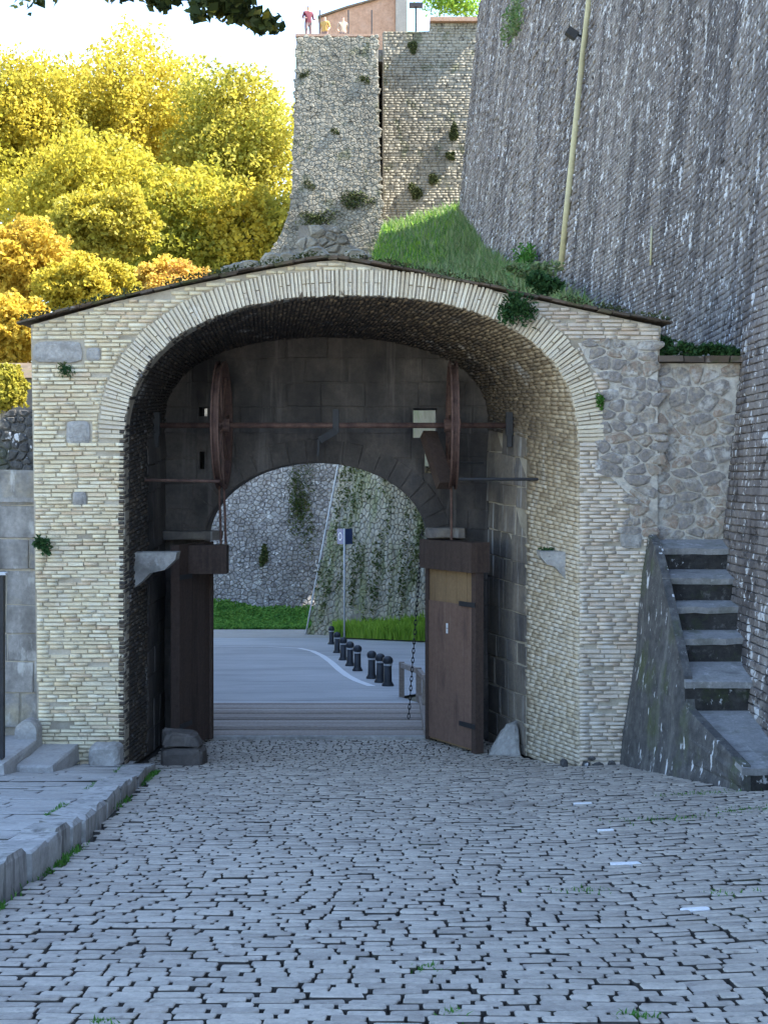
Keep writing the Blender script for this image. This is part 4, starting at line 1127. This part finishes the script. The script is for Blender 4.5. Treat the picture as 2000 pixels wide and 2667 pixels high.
# sign pole
sb = road_pt(897, 1664); sg = empty('road_sign', sb, 'grey pole with two blue road signs set back to back', 'road sign')
m = MB(); m.tube([sb, sb+Vector((0, 0, 4.0))], .035, 8); m.build('pole', M['pale_metal'], sg, True)
for s, nm in ((-1, 'sign_panel'), (1, 'sign_panel')):
    rot = Matrix.Rotation(s*R(62), 3, 'Z'); c = sb+Vector((0, 0, 3.7)) + rot @ Vector((s*.32, 0, 0)) + Vector((0, -.05, 0))
    m = MB(); m.box(c, .50, .02, .56, rot); pan = m.build(nm, M['sign_blue'], sg)
    if s < 0:
        n = rot @ Vector((0, -1, 0)); u = rot @ Vector((1, 0, 0)); V = []
        for i in range(20):
            t = 2*math.pi*i/20
            for rr in (.15, .11): V.append(c + n*.014 + u*rr*math.cos(t) + Vector((0, 0, rr*math.sin(t))))
        m = MB(); m.add(V, [(2*i, 2*i+1, (2*i+3) % 40, (2*i+2) % 40) for i in range(20)]); m.build('sign_ring', M['white'], pan)

# ------------------------------------------------------------ tower
YT = 64.0; TB = .045
def tx(px): return (px-1000)/F*YT
def tz(py): return EYE-(py-HOR)/F*YT
tower = empty('bastion_tower', (-2, 66, -5), 'tall rubble stone bastion tower rising behind the gatehouse', 'tower')
TL = [(-5.2, -12.0), (2.0, -11.0), (6.0, -8.6), (9.5, tx(640)), (tz(650), tx(702)), (tz(600), tx(728)), (tz(540), tx(750)), (tz(480), tx(757)), (tz(300), tx(762)), (tz(72), tx(768))]
TO = [(x, z) for (z, x) in TL] + [(tx(984), tz(72)), (tx(986), tz(300)), (tx(996), tz(560)), (.4, 6), (.6, -5.2)]
mapT = lambda u, v, d: (u, YT + TB*(v+5) + d, v)
m = MB(); m.plate(TO, [], mapT, .08, 6.0); m.build('wall_core', M['tower_mortar'], tower)
def tvis(u, v): return v > 10.8 or (v < 2.6 and -8.3 < u < -2)
rubble(TO, .15, mapT, 'rubble_stone', tower, M['tower'], .03, .1, 170, 1.35, .008, 0, vis=tvis, inside=lambda u, v: v > 10)
rubble(TO, .17, mapT, 'rubble_stone', tower, M['tower_base'], .04, .1, 130, 1.2, .014, 0, vis=tvis, inside=lambda u, v: v < 3.5 and u > -9.5)
m = MB(); m.box((tx(876), YT+.42+TB*27, tz(70)+.02), tx(988)-tx(766), .8, .12); m.build('coping', M['terracotta'], tower)
YR = 67.5
curt = empty('curtain_wall', (2, 68, 8), 'recessed pale curtain wall between tower and rampart', 'wall')
def cx_(px): return (px-1000)/F*YR
def cz_(py): return EYE-(py-HOR)/F*YR
CO = [(cx_(996), cz_(720)), (cx_(996), cz_(76)), (cx_(1118), cz_(72)), (cx_(1120), cz_(52)), (cx_(1270), cz_(48)), (cx_(1270), cz_(720))]
mapC = lambda u, v, d: (u, YR + .03*(v-8) + d, v)
m = MB(); m.plate(CO, [], mapC, .06, 3); m.build('wall_core', M['tower_mortar'], curt)
m = MB(); m.box((-.1, 71.2, 15.2), 1.2, .4, 17.0); m.build('shade_backing', M['darkstone'], curt)  # dark backing added behind the slot to draw the tower's shadow line
sp = []
for (xc, zc, w, h) in coursed(lambda x, z: inpoly(CO, x, z), cx_(998), cx_(1260), cz_(650), cz_(50), .135, (.16, .42), .014, .3, .06):
    sp.append(spec((xc, YR+.03*(zc-8)+random.gauss(0, .008), zc), (1,0,0), (0,0,1), (0,-1,0), w, h, .1, key=w*h))
pieces(sp, BR1, 'stone_block', curt, M['tower'], 300, 'stone_blocks')
m = MB(); m.box((cx_(1195), YR+.6, cz_(48)+.05), cx_(1270)-cx_(1120), .8, .2); m.build('coping', M['terracotta'], curt)
# things up on the tower
tt = MB(); tt.add([(-4.0, 65.5, 22.3), (-.3, 65.5, 22.3), (-.3, 68.4, 22.3), (9, 68.4, 22.3), (9, 90, 22.3), (-4.0, 90, 22.3)], [(0,1,2,3,4,5)], .5); tt.add([(-4.0, 75, 10), (9, 75, 10), (9, 75, 22.25), (-4.0, 75, 22.25)], [(0,1,2,3)], .5)
tt.build('tower_terrace', M['gravel'], label='terrace on top of the bastion tower', kind='structure')
bh_ = empty('brick_building', (-1, 73, 22.3), 'sunlit orange brick building with sloping top on the tower terrace', 'building')
YQ = 72.0
def qx(px): return (px-1000)/F*YQ
def qz(py): return EYE-(py-HOR)/F*YQ
BO = [(qx(830), 22.2), (qx(830), qz(48)), (qx(905), qz(22)), (qx(1030), qz(-14)), (qx(1030), 22.2)]
m = MB(); m.plate(BO, [], lambda u, v, d: (u, YQ+d, v), 0, 3.0); m.build('wall', M['terracotta'], bh_)
m = MB(); m.plate([(qx(1030)+.01, 22.2), (qx(1030)+.01, qz(-30)), (qx(1060), qz(-30)), (qx(1060), 22.2)], [], lambda u, v, d: (u, YQ-.2+d, v), 0, 2.6); m.build('pier', M['plaster'], bh_)
m = MB(); m.plate([(qx(828), qz(48)), (qx(905), qz(22)), (qx(1032), qz(-14)), (qx(1032), qz(-18)), (qx(905), qz(17)), (qx(828), qz(43))], [], lambda u, v, d: (u, YQ-.15+d, v), 0, 3.3); m.build('roof', M['tile'], bh_)
lm = empty('terrace_lamp', ((1083-1000)/F*68.8, 68.8, 22.3), 'black T shaped lamp post on the tower terrace', 'lamp post')
lx = (1083-1000)/F*68.8
m = MB(); m.tube([(lx, 68.8, 22.3), (lx, 68.8, 25.2)], .045, 8); m.build('post', M['iron'], lm)
m = MB(); m.box((lx, 68.8, EYE+(HOR-14)/F*68.8), .66, .3, .2); m.build('lamp_head', M['iron'], lm)
for (px, nm) in ((832, 'leftmost'), (907, 'middle'), (968, 'rightmost')):
    xx = (px-1000)/F*65.2; m = MB(); m.tube([(xx, 65.6, 22.3), (xx, 65.6, 23.9)], .03, 6)
    m.build('railing_post', M['iron'], None, label='thin dark railing post on the tower edge, %s of three' % nm, cat='post', group='railing posts on the tower')

# lower bastion seen through the arch, with pipe at its corner
bast = empty('vine_bastion', (.5, 54, -5), 'vine streaked battered bastion wall seen through the right of the arch', 'wall')
BB = .13
def bmap(u, v, d):          # u runs along the face from the corner, v = height
    c0 = Vector((-2.30, 54.0)); dr = Vector((5.7, -5.0)).normalized(); nn = Vector((-dr.y, dr.x))
    if nn.y < 0: nn = -nn
    p = c0 + dr*u + nn*(BB*(v+1) + d); return (p.x + BB*(v+1)*.75*max(0, 1-u/2), p.y, v)
BOl = [(0, -4.7), (7.6, -4.7), (7.6, 8.5), (0, 8.5)]
m = MB(); m.plate([(0, -4.9), (2, -4.9), (7.6, -4.9), (7.6, 8.5), (2, 8.5), (0, 8.5)], [], bmap, .06, 6); m.build('wall_core', M['tower_mortar'], bast)
rubble(BOl, .19, bmap, 'rubble_stone', bast, M['bastion'], .035, .1, 300, .9, .014, 0, vis=lambda u, v: v < 2.6 and u < 5.2, inside=lambda u, v: v < 4)
vv = []
for k in range(60):
    u = random.uniform(.1, 5); v0 = random.uniform(-2.5, 4); L = random.uniform(.5, 2.2)
    for j in range(int(L*26)):
        vv.append(bmap(u+random.gauss(0, .07), v0-random.uniform(0, L), -.08-abs(random.gauss(0, .05))))
foliage('vines', vv, .13, M['vine'], bast, kind='stuff')
pa, pb = bmap(-.06, 8.0, -.05), bmap(-.06, -4.5, -.05)
m = MB(); m.tube([bmap(-.08, 8-k*1.25, -.06) for k in range(11)], .035, 8); m.build('downpipe', M['pale_metal'], None, True, label='thin white downpipe at the corner of the vine bastion', cat='pipe')

# grass bank between tower and rampart
BK = [P(950, 735, 48), P(1000, 598, 64.5), P(1200, 545, 62), P(1262, 672, 50), P(1470, 785, 31), P(1560, 855, 26)]
bk = MB(); ctr = P(1150, 705, 50)
bk.add([ctr] + BK, [(0, i+1, (i+1) % 6+1) for i in range(6)], .5)
bk.add(BK + [Vector((p.x+.3, p.y, 2.0)) for p in BK], [(i, (i+1) % 6, (i+1) % 6+6, i+6) for i in range(6)], .5)
bk.build('grass_bank', M['earth'], label='steep grass bank between tower and rampart', kind='structure')
def bank_pts(n, tri):
    out = []
    for _ in range(n):
        a, b = random.random(), random.random()
        if a+b > 1: a, b = 1-a, 1-b
        p = tri[0] + (tri[1]-tri[0])*a + (tri[2]-tri[0])*b; out.append(tuple(p))
    return out
B1 = sum([bank_pts(n, (ctr, BK[i], BK[i+1])) for i, n in ((0, 8000), (1, 5500), (2, 1500))], [])
B1 = [p for p in B1 if mnoise.noise(Vector(p)*.55) + .5*mnoise.noise(Vector(p)*1.7) > random.uniform(-.75, -.05)]
blades('bank_grass', B1[::2], .42, .05, M['grass'], kind='stuff', label='darker green grass tufts on the bank behind the roof')
blades('bank_meadow', B1[1::2], .42, .05, M['limegrass'], label='bright green grass on the bank behind the roof', kind='stuff')
B2 = sum([bank_pts(n, (ctr, BK[i], BK[(i+1) % 6])) for i, n in ((0, 900), (1, 1500), (2, 2000), (3, 1400), (4, 1000), (5, 900))], [])
blades('bank_weeds', B2, .65, .05, M['grass_dry'], lean=.9, label='long dry weeds on the bank beside the rampart', kind='stuff')

foliage('bank_leaves', sum([bank_pts(n, (ctr, BK[i], BK[(i+1) % 6])) for i, n in ((0, 2500), (1, 2500), (2, 1200), (3, 700), (4, 500), (5, 500))], []), .20, M['grass'], up=.5, label='broad leafy weeds scattered over the whole grass bank', kind='stuff')

# ============================================================ VEGETATION
M['verge'] = mat('verge', [(.05,.15,.03),(.10,.25,.045),(.17,.34,.06),(.24,.42,.08)], .8, .8, 0, 20, .65, transl=.4, fine=0)
# grass beyond the arch
pts = []
for _ in range(14000):
    x, y = random.uniform(-12, -1.9), random.uniform(58.9, 63.6); t = (y-58.9)/4.7
    pts.append((x, y, G(0, y) + .05 + .40*t + .35*t*max(0, math.sin(x*.7+1)) + random.uniform(0, .25)*t))
foliage('verge_shrubbery', pts, .20, M['verge'], up=1.0, label='low green ground cover below the far tower wall', kind='stuff')
pts = []
for _ in range(6000):
    x = random.uniform(-1.9, 2.2); y0 = 53.6 - (x+1.9)*.93; y = random.uniform(y0-3.2, y0+.3); t = 1-(y0-y)/3.2
    pts.append((x, y, G(0, y) + .05 + .5*max(0,t)*max(0,t)*(x+1.9)/4))
blades('verge_grass', pts, .6, .06, M['limegrass'], label='bright lime grass below the vine bastion', kind='stuff')

def plant(name, c, rad, n, size, m, label, up=.6, aspect=.4, hang=0.0, grp=None):
    c = Vector(c); ks = [(random.uniform(-.7, .7)*rad[0], random.uniform(-.3, .3)*rad[1], random.uniform(-.7, .7)*rad[2], random.uniform(.35, .75)) for _ in range(6)] + [(0, 0, 0, .8)]
    pts = np.concatenate([blob_points(n//7+1, (c.x+a, c.y+b, c.z+d), (rad[0]*k, rad[1]*k, rad[2]*k)) for (a, b, d, k) in ks]); n = len(pts)
    if hang: pts[:, 2] -= np.abs(rng.normal(size=n))*hang
    root = empty(name, (c.x, c.y, float(pts[:, 2].min())), label, 'plant', grp)
    foliage('foliage', pts, size, m, root, up=up, aspect=aspect)
    mb = MB()
    for k in range(5):
        q = c + Vector((random.uniform(-1, 1)*rad[0]*.6, random.uniform(-.2, .2)*rad[1], random.uniform(-.3, .9)*rad[2]))
        mb.tube([c + Vector((0, rad[1]*.8, -rad[2]*.5)), q], .008, 4)
    mb.build('stems', M['vine'], root); return root
plant('hanging_plant', P(1345, 785, 17.86), (.30, .10, .20), 900, .07, M['fern'], 'dark green plant hanging over the arch bricks at right', hang=.08)
plant('roof_shrub', P(1425, 735, 18.3), (.26, .22, .14), 600, .09, M['fern'], 'dark leafy shrub growing on the roof edge at right', hang=.02)
plant('roof_weeds', P(1370, 705, 18.6), (.40, .25, .12), 700, .10, M['grass_dry'], 'pale weeds growing on the roof near the leafy shrub', up=.2)
for i, (px, w, lb) in enumerate([(1755, .24, 'dark fern clump on the rubble wall coping beside the gate eave'), (1820, .28, 'dark fern clump in the middle of the rubble wall coping'), (1893, .17, 'small bright fern clump on the coping next to the rampart')]):
    plant('fern_clump', P(px, 908 if i == 0 else 915, 18.15), (w, .16, .10 if i else .16), 700, .08, M['fern'], lb, up=.3, grp='ferns on the wall coping')
plant('wall_weed', P(1561, 1046, 17.93), (.05, .05, .10), 130, .06, M['grass'], 'small green weed growing from the rubble stones right of the arch')
plant('wall_weed', P(118, 1425, 17.90), (.12, .09, .13), 300, .07, M['fern'], 'leafy weed growing from the left edge of the left pier')
plant('wall_weed', P(165, 952, 17.93), (.13, .05, .06), 160, .05, M['fern'], 'small weed under the big grey stone of the left pier', hang=.05)
plant('wall_weed', P(1422, 1432, 18.7), (.09, .08, .025), 90, .05, M['fern'], 'tiny weed on top of the right corbel')
# plants on the tower
for i, (px, py, Y, rx, rz, lb) in enumerate([
    (830, 560, 64, 1.3, .45, 'wide dark mossy growth across the foot of the tower'), (930, 510, 64, .95, .6, 'dark mossy growth at the right foot of the tower'),
    (1075, 110, 67, .30, .36, 'round dark shrub near the top of the curtain wall'), (1130, 455, 67, .32, .40, 'dark shrub low on the curtain wall'),
    (1185, 325, 66.5, .28, .55, 'dark shrub high in the corner by the rampart'), (1175, 390, 66.5, .3, .25, 'small dark shrub below the corner shrub'), (1080, 490, 67.2, .42, .5, 'dark moss patch above the grass bank')]):
    c = P(px, py, Y); c.y = (YT + TB*(c.z+5) - .08) if Y == 64 else (YR + .03*(c.z-8) - .08)
    plant('wall_shrub', c, (rx*.8, .14, rz*.8), 700, .13, M['moss'], lb)
for i, (px, py, s, lb) in enumerate([(790, 175, .3, 'upper left'), (950, 190, .25, 'upper right'), (870, 330, .22, 'middle'), (800, 470, .35, 'lower left')]):
    c = P(px, py, YT); c.y = YT + TB*(c.z+5) - .06
    plant('wall_tuft', c, (s, .1, s*.7), 160, .10, M['moss'], 'small dark tuft on the %s of the tower face' % lb)
for (px, py, rx, rz, lb) in [(780, 1330, .7, 1.9, 'tall dark creeper on the tower base seen through the arch'), (690, 1445, .25, .5, 'small green creeper left of the tall one seen through the arch')]:
    c = P(px, py, 63.9); c.y = YT + TB*(c.z+5) - .1
    plant('creeper', c, (rx, .12, rz), 900, .16, M['vine'], lb)
plant('rampart_greenery', on_scarp(1350, 50, -.15), (.35, 3.6, 1.0), 500, .2, M['grass_dry'], 'thin green growth near the top of the far rampart')
plant('rampart_foot_shrub', on_scarp(1400, 690, -.3), (.5, 1.2, .6), 800, .14, M['grass'], 'bushy green shrub at the foot of the rampart above the bank')
# sunlit hedge on the curtain wall top
c = P(1195, 5, 69); plant('sunlit_hedge', (c.x, c.y, c.z+.2), (1.7, .8, 1.0), 2500, .22, M['limegrass'], 'bright sunlit yellow green hedge on top of the curtain wall')
# grass on the low left wall, weeds along the kerb and in joints
pts = [(random.uniform(-6.8, -4.5), random.uniform(18.9, 20.6), 1.25) for _ in range(3500)]
blades('terrace_grass', pts, .28, .03, M['grass'], label='long green grass on top of the low left wall', kind='stuff')
pts = []
for _ in range(2600):
    y = random.uniform(7.5, 17.9); w = max(0, math.sin(y*1.9)+math.sin(y*.7+2)+.2)
    if random.random() > w*.7: continue
    x = kerb_x(y)+random.uniform(.0, .10); pts.append((x, y, G(x, y)-.02))
for _ in range(900):
    y = random.uniform(11, 17.5); 
    if math.sin(y*2.6+1) < .3: continue
    x = kerb_x(y)-.31+random.gauss(0, .03); pts.append((x, y, pave_z(y)-.02))
for (cx0, cy0, s, n) in [(2.1, 6.3, .05, 60), (1.1, 6.0, .05, 60), (1.8, 6.15, .06, 80), (.3, 6.05, .04, 50), (2.6, 12.5, .25, 160), (3.4, 12.8, .3, 160), (2.2, 8.8, .1, 60), (1.3, 9.1, .12, 60), (.2, 6.9, .05, 40), (3.3, 14.3, .25, 200), (3.6, 10.5, .2, 120), (-1.2, 5.9, .04, 30)]:
    for _ in range(n):
        x, y = random.gauss(cx0, s), random.gauss(cy0, .02+s*.3); pts.append((x, y, G(x, y)-.025))
blades('joint_weeds', pts, .055, .012, M['grass'], lean=.8, label='small green weeds along the kerb and in the cobble joints', kind='stuff')

pts = []
for _ in range(2600):
    x = random.uniform(RL[0][0], RL[-1][0])
    if math.sin(x*2.3)+math.sin(x*5.1+1)+math.sin(x*11) < random.uniform(-2, 1.5): continue
    pts.append((x, YF-.10+random.uniform(-.06, .25), zr(x)+.04+abs(random.gauss(0, .03))))
foliage('roof_moss', pts, .045, M['moss'], up=.6, label='dark moss and tiny weeds along the gatehouse roof edge', kind='stuff')
# ---- trees
def tree(name, base, crown_c, crown_r, nleaf, lsize, m, label, grp, trunk_r=.3, freq=.5, cat='tree'):
    """trunk, limbs and a crown whose leaf density follows a noise field: ragged rim, hollows, light and dark masses"""
    base = Vector(base); root = empty(name, base, label, cat, grp)
    cc = Vector(crown_c); R3 = np.array(crown_r); off = Vector((random.uniform(0, 99), random.uniform(0, 99), random.uniform(0, 99)))
    mb = MB(); topz = cc.z + crown_r[2]*.1; ax = Vector((cc.x, cc.y, topz))
    mb.tube([base, base.lerp(ax, .5)+Vector((random.uniform(-.3, .3), 0, 0)), ax], [trunk_r, trunk_r*.75, trunk_r*.3], 8)
    C = []; rn = []
    d = rng.normal(size=(nleaf*3, 3)); d /= np.linalg.norm(d, axis=1)[:, None]
    rad = rng.uniform(.10, 1.0, size=nleaf*3)**.5; u = rng.uniform(size=nleaf*3)
    for k in range(nleaf*3):
        dk = d[k]; rim = .84 + .34*mnoise.noise(Vector(dk)*1.9+off) + .20*mnoise.noise(Vector(dk)*5+off)
        p = Vector(dk*rad[k]*rim*R3) + cc
        f = mnoise.noise(p*freq+off) + .55*mnoise.noise(p*freq*2.7+off)
        if f < -.36 + .4*(u[k]-.5): continue
        C.append(p); rn.append(min(.999, max(0, .5 + .35*mnoise.noise(p*freq*.6-off) + .28*(u[k]-.5))))
        if len(C) >= nleaf: break
    for k in range(9):
        q = C[random.randrange(len(C))]
        mb.tube([base.lerp(ax, random.uniform(.6, .95)), base.lerp(ax, .95).lerp(q, .5), q.lerp(ax, .25)], [trunk_r*.3, trunk_r*.15, .03], 5)
    mb.build('trunk', M['bark'], root)
    foliage('crown', np.array(C), lsize, m, root, up=.2, aspect=.7, rnd=np.array(rn))
    return root
g1 = 'sunlit trees beyond the gate'
def far_tree(px, py, Y, rx, ry, m, lb, n=30000, ls=.27, fr=.42):
    c = P(px, py, Y); s = Y/F
    tree('broadleaf_tree', (c.x, Y, -4.95 if Y > 50 else 1.2), c, (rx*s, rx*s*.8, ry*s), n, ls, m, lb, g1, .3, fr)
far_tree(70, 350, 92, 220, 260, M['leaf_gold'], 'tall golden tree at the far left')
far_tree(350, 330, 96, 250, 275, M['leaf_gold'], 'tallest golden tree in the middle of the row')
far_tree(610, 400, 90, 220, 255, M['leaf_gold'], 'golden tree standing next to the bastion tower')
far_tree(230, 560, 84, 250, 240, M['leaf_olive'], 'olive green tree below the golden crowns at left')
far_tree(480, 620, 82, 240, 220, M['leaf_olive'], 'olive green tree just above the left roof slope')
far_tree(660, 640, 80, 160, 190, M['leaf_gold'], 'low yellow tree in front of the tower foot', 18000)
far_tree(-110, 520, 88, 190, 300, M['leaf_olive'], 'olive green tree cut by the left picture edge', 18000)
far_tree(-330, 430, 92, 240, 320, M['leaf_gold'], 'golden tree standing left of the olive tree at the picture edge', 22000)
far_tree(-330, 760, 46, 200, 150, M['leaf_olive'], 'low olive tree on the terrace far to the left', 14000, .16, .9)
far_tree(200, 420, 104, 270, 290, M['leaf_olive'], 'broad olive tree filling the gap behind the golden crowns at left', 22000, .34)
far_tree(520, 450, 106, 270, 290, M['leaf_olive'], 'broad olive tree behind the golden crowns beside the tower', 22000, .34)
far_tree(270, 590, 60, 170, 110, M['leaf_gold'], 'lower yellow tree in front of the olive trees', 18000, .20, .7)
far_tree(50, 690, 44, 170, 125, M['leaf_orange'], 'rounded orange gold tree above the left eave', 18000, .15, .9)
far_tree(225, 745, 42, 150, 90, M['leaf_gold'], 'rounded golden bush over the left roof slope', 16000, .14, 1.0)
far_tree(430, 740, 50, 150, 70, M['leaf_orange'], 'low orange tinted bush behind the left roof slope', 12000, .16, .9)
far_tree(35, 865, 37, 130, 120, M['leaf_orange'], 'orange pink bush left of the gatehouse', 18000, .12, 1.2)
far_tree(10, 1010, 31, 70, 70, M['leaf_gold'], 'small yellow bush over the dark rubble wall', 9000, .095, 1.6)

# overhanging branches: a tree off to the left whose limb enters at the top
ot = empty('overhanging_tree', (-8.2, 13.5, -1.5), 'dark leafy branches hanging into the top of the picture', 'tree')
m = MB(); m.tube([(-8.2, 13.5, -1.6), (-8.0, 13.6, 3), (-7.2, 13.8, 6.6)], [.32, .27, .18], 10); m.build('trunk', M['bark'], ot)
ends = [(300, -25), (350, -30), (415, 0), (470, -20), (525, 25), (560, 15), (600, 35), (640, 35), (670, 55), (700, 60), (585, -20), (640, -10), (70, 10), (120, -10), (160, -40)]
m = MB(); start = Vector((-7.2, 13.8, 6.6)); C = []
mid = P(330, -110, 14.0)
m.tube([start, start.lerp(mid, .5)+Vector((0, 0, .4)), mid, P(520, -60, 14.0), P(650, 5, 14.0)], [.10, .07, .045, .025, .012], 6)
m.tube([start, P(-40, -90, 14), P(70, -30, 14)], [.06, .03, .01], 5); m.build('limb', M['bark'], ot)
for i, (px, py) in enumerate(ends):
    c = P(px, py, 14.0+random.uniform(-.3, .3)); n = 16 if px < 200 else 60
    C.append(blob_points(n, c, (.16, .2, .11)))
for _ in range(12): C.append(blob_points(50, P(random.uniform(-300, 700), random.uniform(-260, -70), 14.2), (.35, .5, .2)))
foliage('leaf_clusters', np.concatenate(C), .115, M['leaf_dark'], ot, up=.3, aspect=.75)

# ============================================================ PEOPLE on the tower terrace
def person(loc, H, rz, shirt, trousers, label, arm=0.3):
    k = H/1.75
    J = {'pel': (0, 0, .95), 'sp': (0, .01, 1.15), 'ch': (0, .0, 1.36), 'nk': (0, -.01, 1.50), 'hd': (0, -.02, 1.60), 'tp': (0, -.01, 1.72)}
    for s, n in ((-1, 'l'), (1, 'r')):
        J.update({'hip'+n: (s*.10, 0, .90), 'kn'+n: (s*.11, -.03, .50), 'an'+n: (s*.11, .02, .09), 'to'+n: (s*.13, -.16, .04),
                  'sh'+n: (s*.19, 0, 1.42), 'el'+n: (s*.27, .03, 1.14), 'wr'+n: (s*.24, -.03-arm*.5, 1.14-.22+arm*.3), 'hn'+n: (s*.23, -.06-arm*.6, .84+arm*.4)})
    rad = {'pel': .14, 'sp': .125, 'ch': .145, 'nk': .055, 'hd': .085, 'tp': .075, 'hip': .10, 'kn': .062, 'an': .042, 'to': .035, 'sh': .065, 'el': .042, 'wr': .03, 'hn': .033}
    E = [('pel', 'sp'), ('sp', 'ch'), ('ch', 'nk'), ('nk', 'hd'), ('hd', 'tp')]
    for n in 'lr': E += [('pel', 'hip'+n), ('hip'+n, 'kn'+n), ('kn'+n, 'an'+n), ('an'+n, 'to'+n), ('ch', 'sh'+n), ('sh'+n, 'el'+n), ('el'+n, 'wr'+n), ('wr'+n, 'hn'+n)]
    names = list(J); me = bpy.data.meshes.new('person')
    me.from_pydata([tuple(c*k for c in J[n]) for n in names], [(names.index(a), names.index(b)) for a, b in E], [])
    o = bpy.data.objects.new('person', me); COL.objects.link(o)
    md = o.modifiers.new('skin', 'SKIN'); sk = me.skin_vertices[0].data
    for i, n in enumerate(names):
        r = rad.get(n, rad.get(n[:-1], .05))*k; sk[i].radius = (r, r); sk[i].use_root = n == 'pel'
    s2 = o.modifiers.new('sub', 'SUBSURF'); s2.levels = 2; s2.render_levels = 2
    bpy.context.view_layer.update()
    ev = bpy.data.meshes.new_from_object(o.evaluated_get(bpy.context.evaluated_depsgraph_get()))
    o.modifiers.clear(); o.data = ev; ev.materials.clear()
    for mm in (M['skin'], shirt, trousers, M['hair'], M['iron']): ev.materials.append(mm)
    for p in ev.polygons:
        z = p.center.z/k; x = abs(p.center.x)/k
        p.material_index = 4 if z < .08 else 2 if (z < .93 and x < .2) else 0 if (z < 1.12 and x > .2) else 1 if z < 1.47 else 3 if (z > 1.66 or (p.center.y > 0 and z > 1.56)) else 0
        p.use_smooth = True
    o.matrix_basis = Matrix.Translation(Vector(loc)) @ Matrix.Rotation(rz, 4, 'Z')
    return tag(o, label, 'person')
person(((803-1000)/F*65.6, 65.6, 22.3), 1.82, R(25), M['shirt_maroon'], M['trousers'], 'person in maroon top leaning at the tower corner, nearest the edge', .5)
person(((846-1000)/F*66.6, 66.6, 22.3), 1.66, R(-20), M['shirt_yellow'], M['trousers'], 'person in yellow top standing on the tower terrace', .2)
person(((893-1000)/F*66.8, 66.8, 22.3), 1.70, R(10), M['shirt_cream'], M['trousers'], 'person in pale top standing beside the brick building on the terrace', .2)
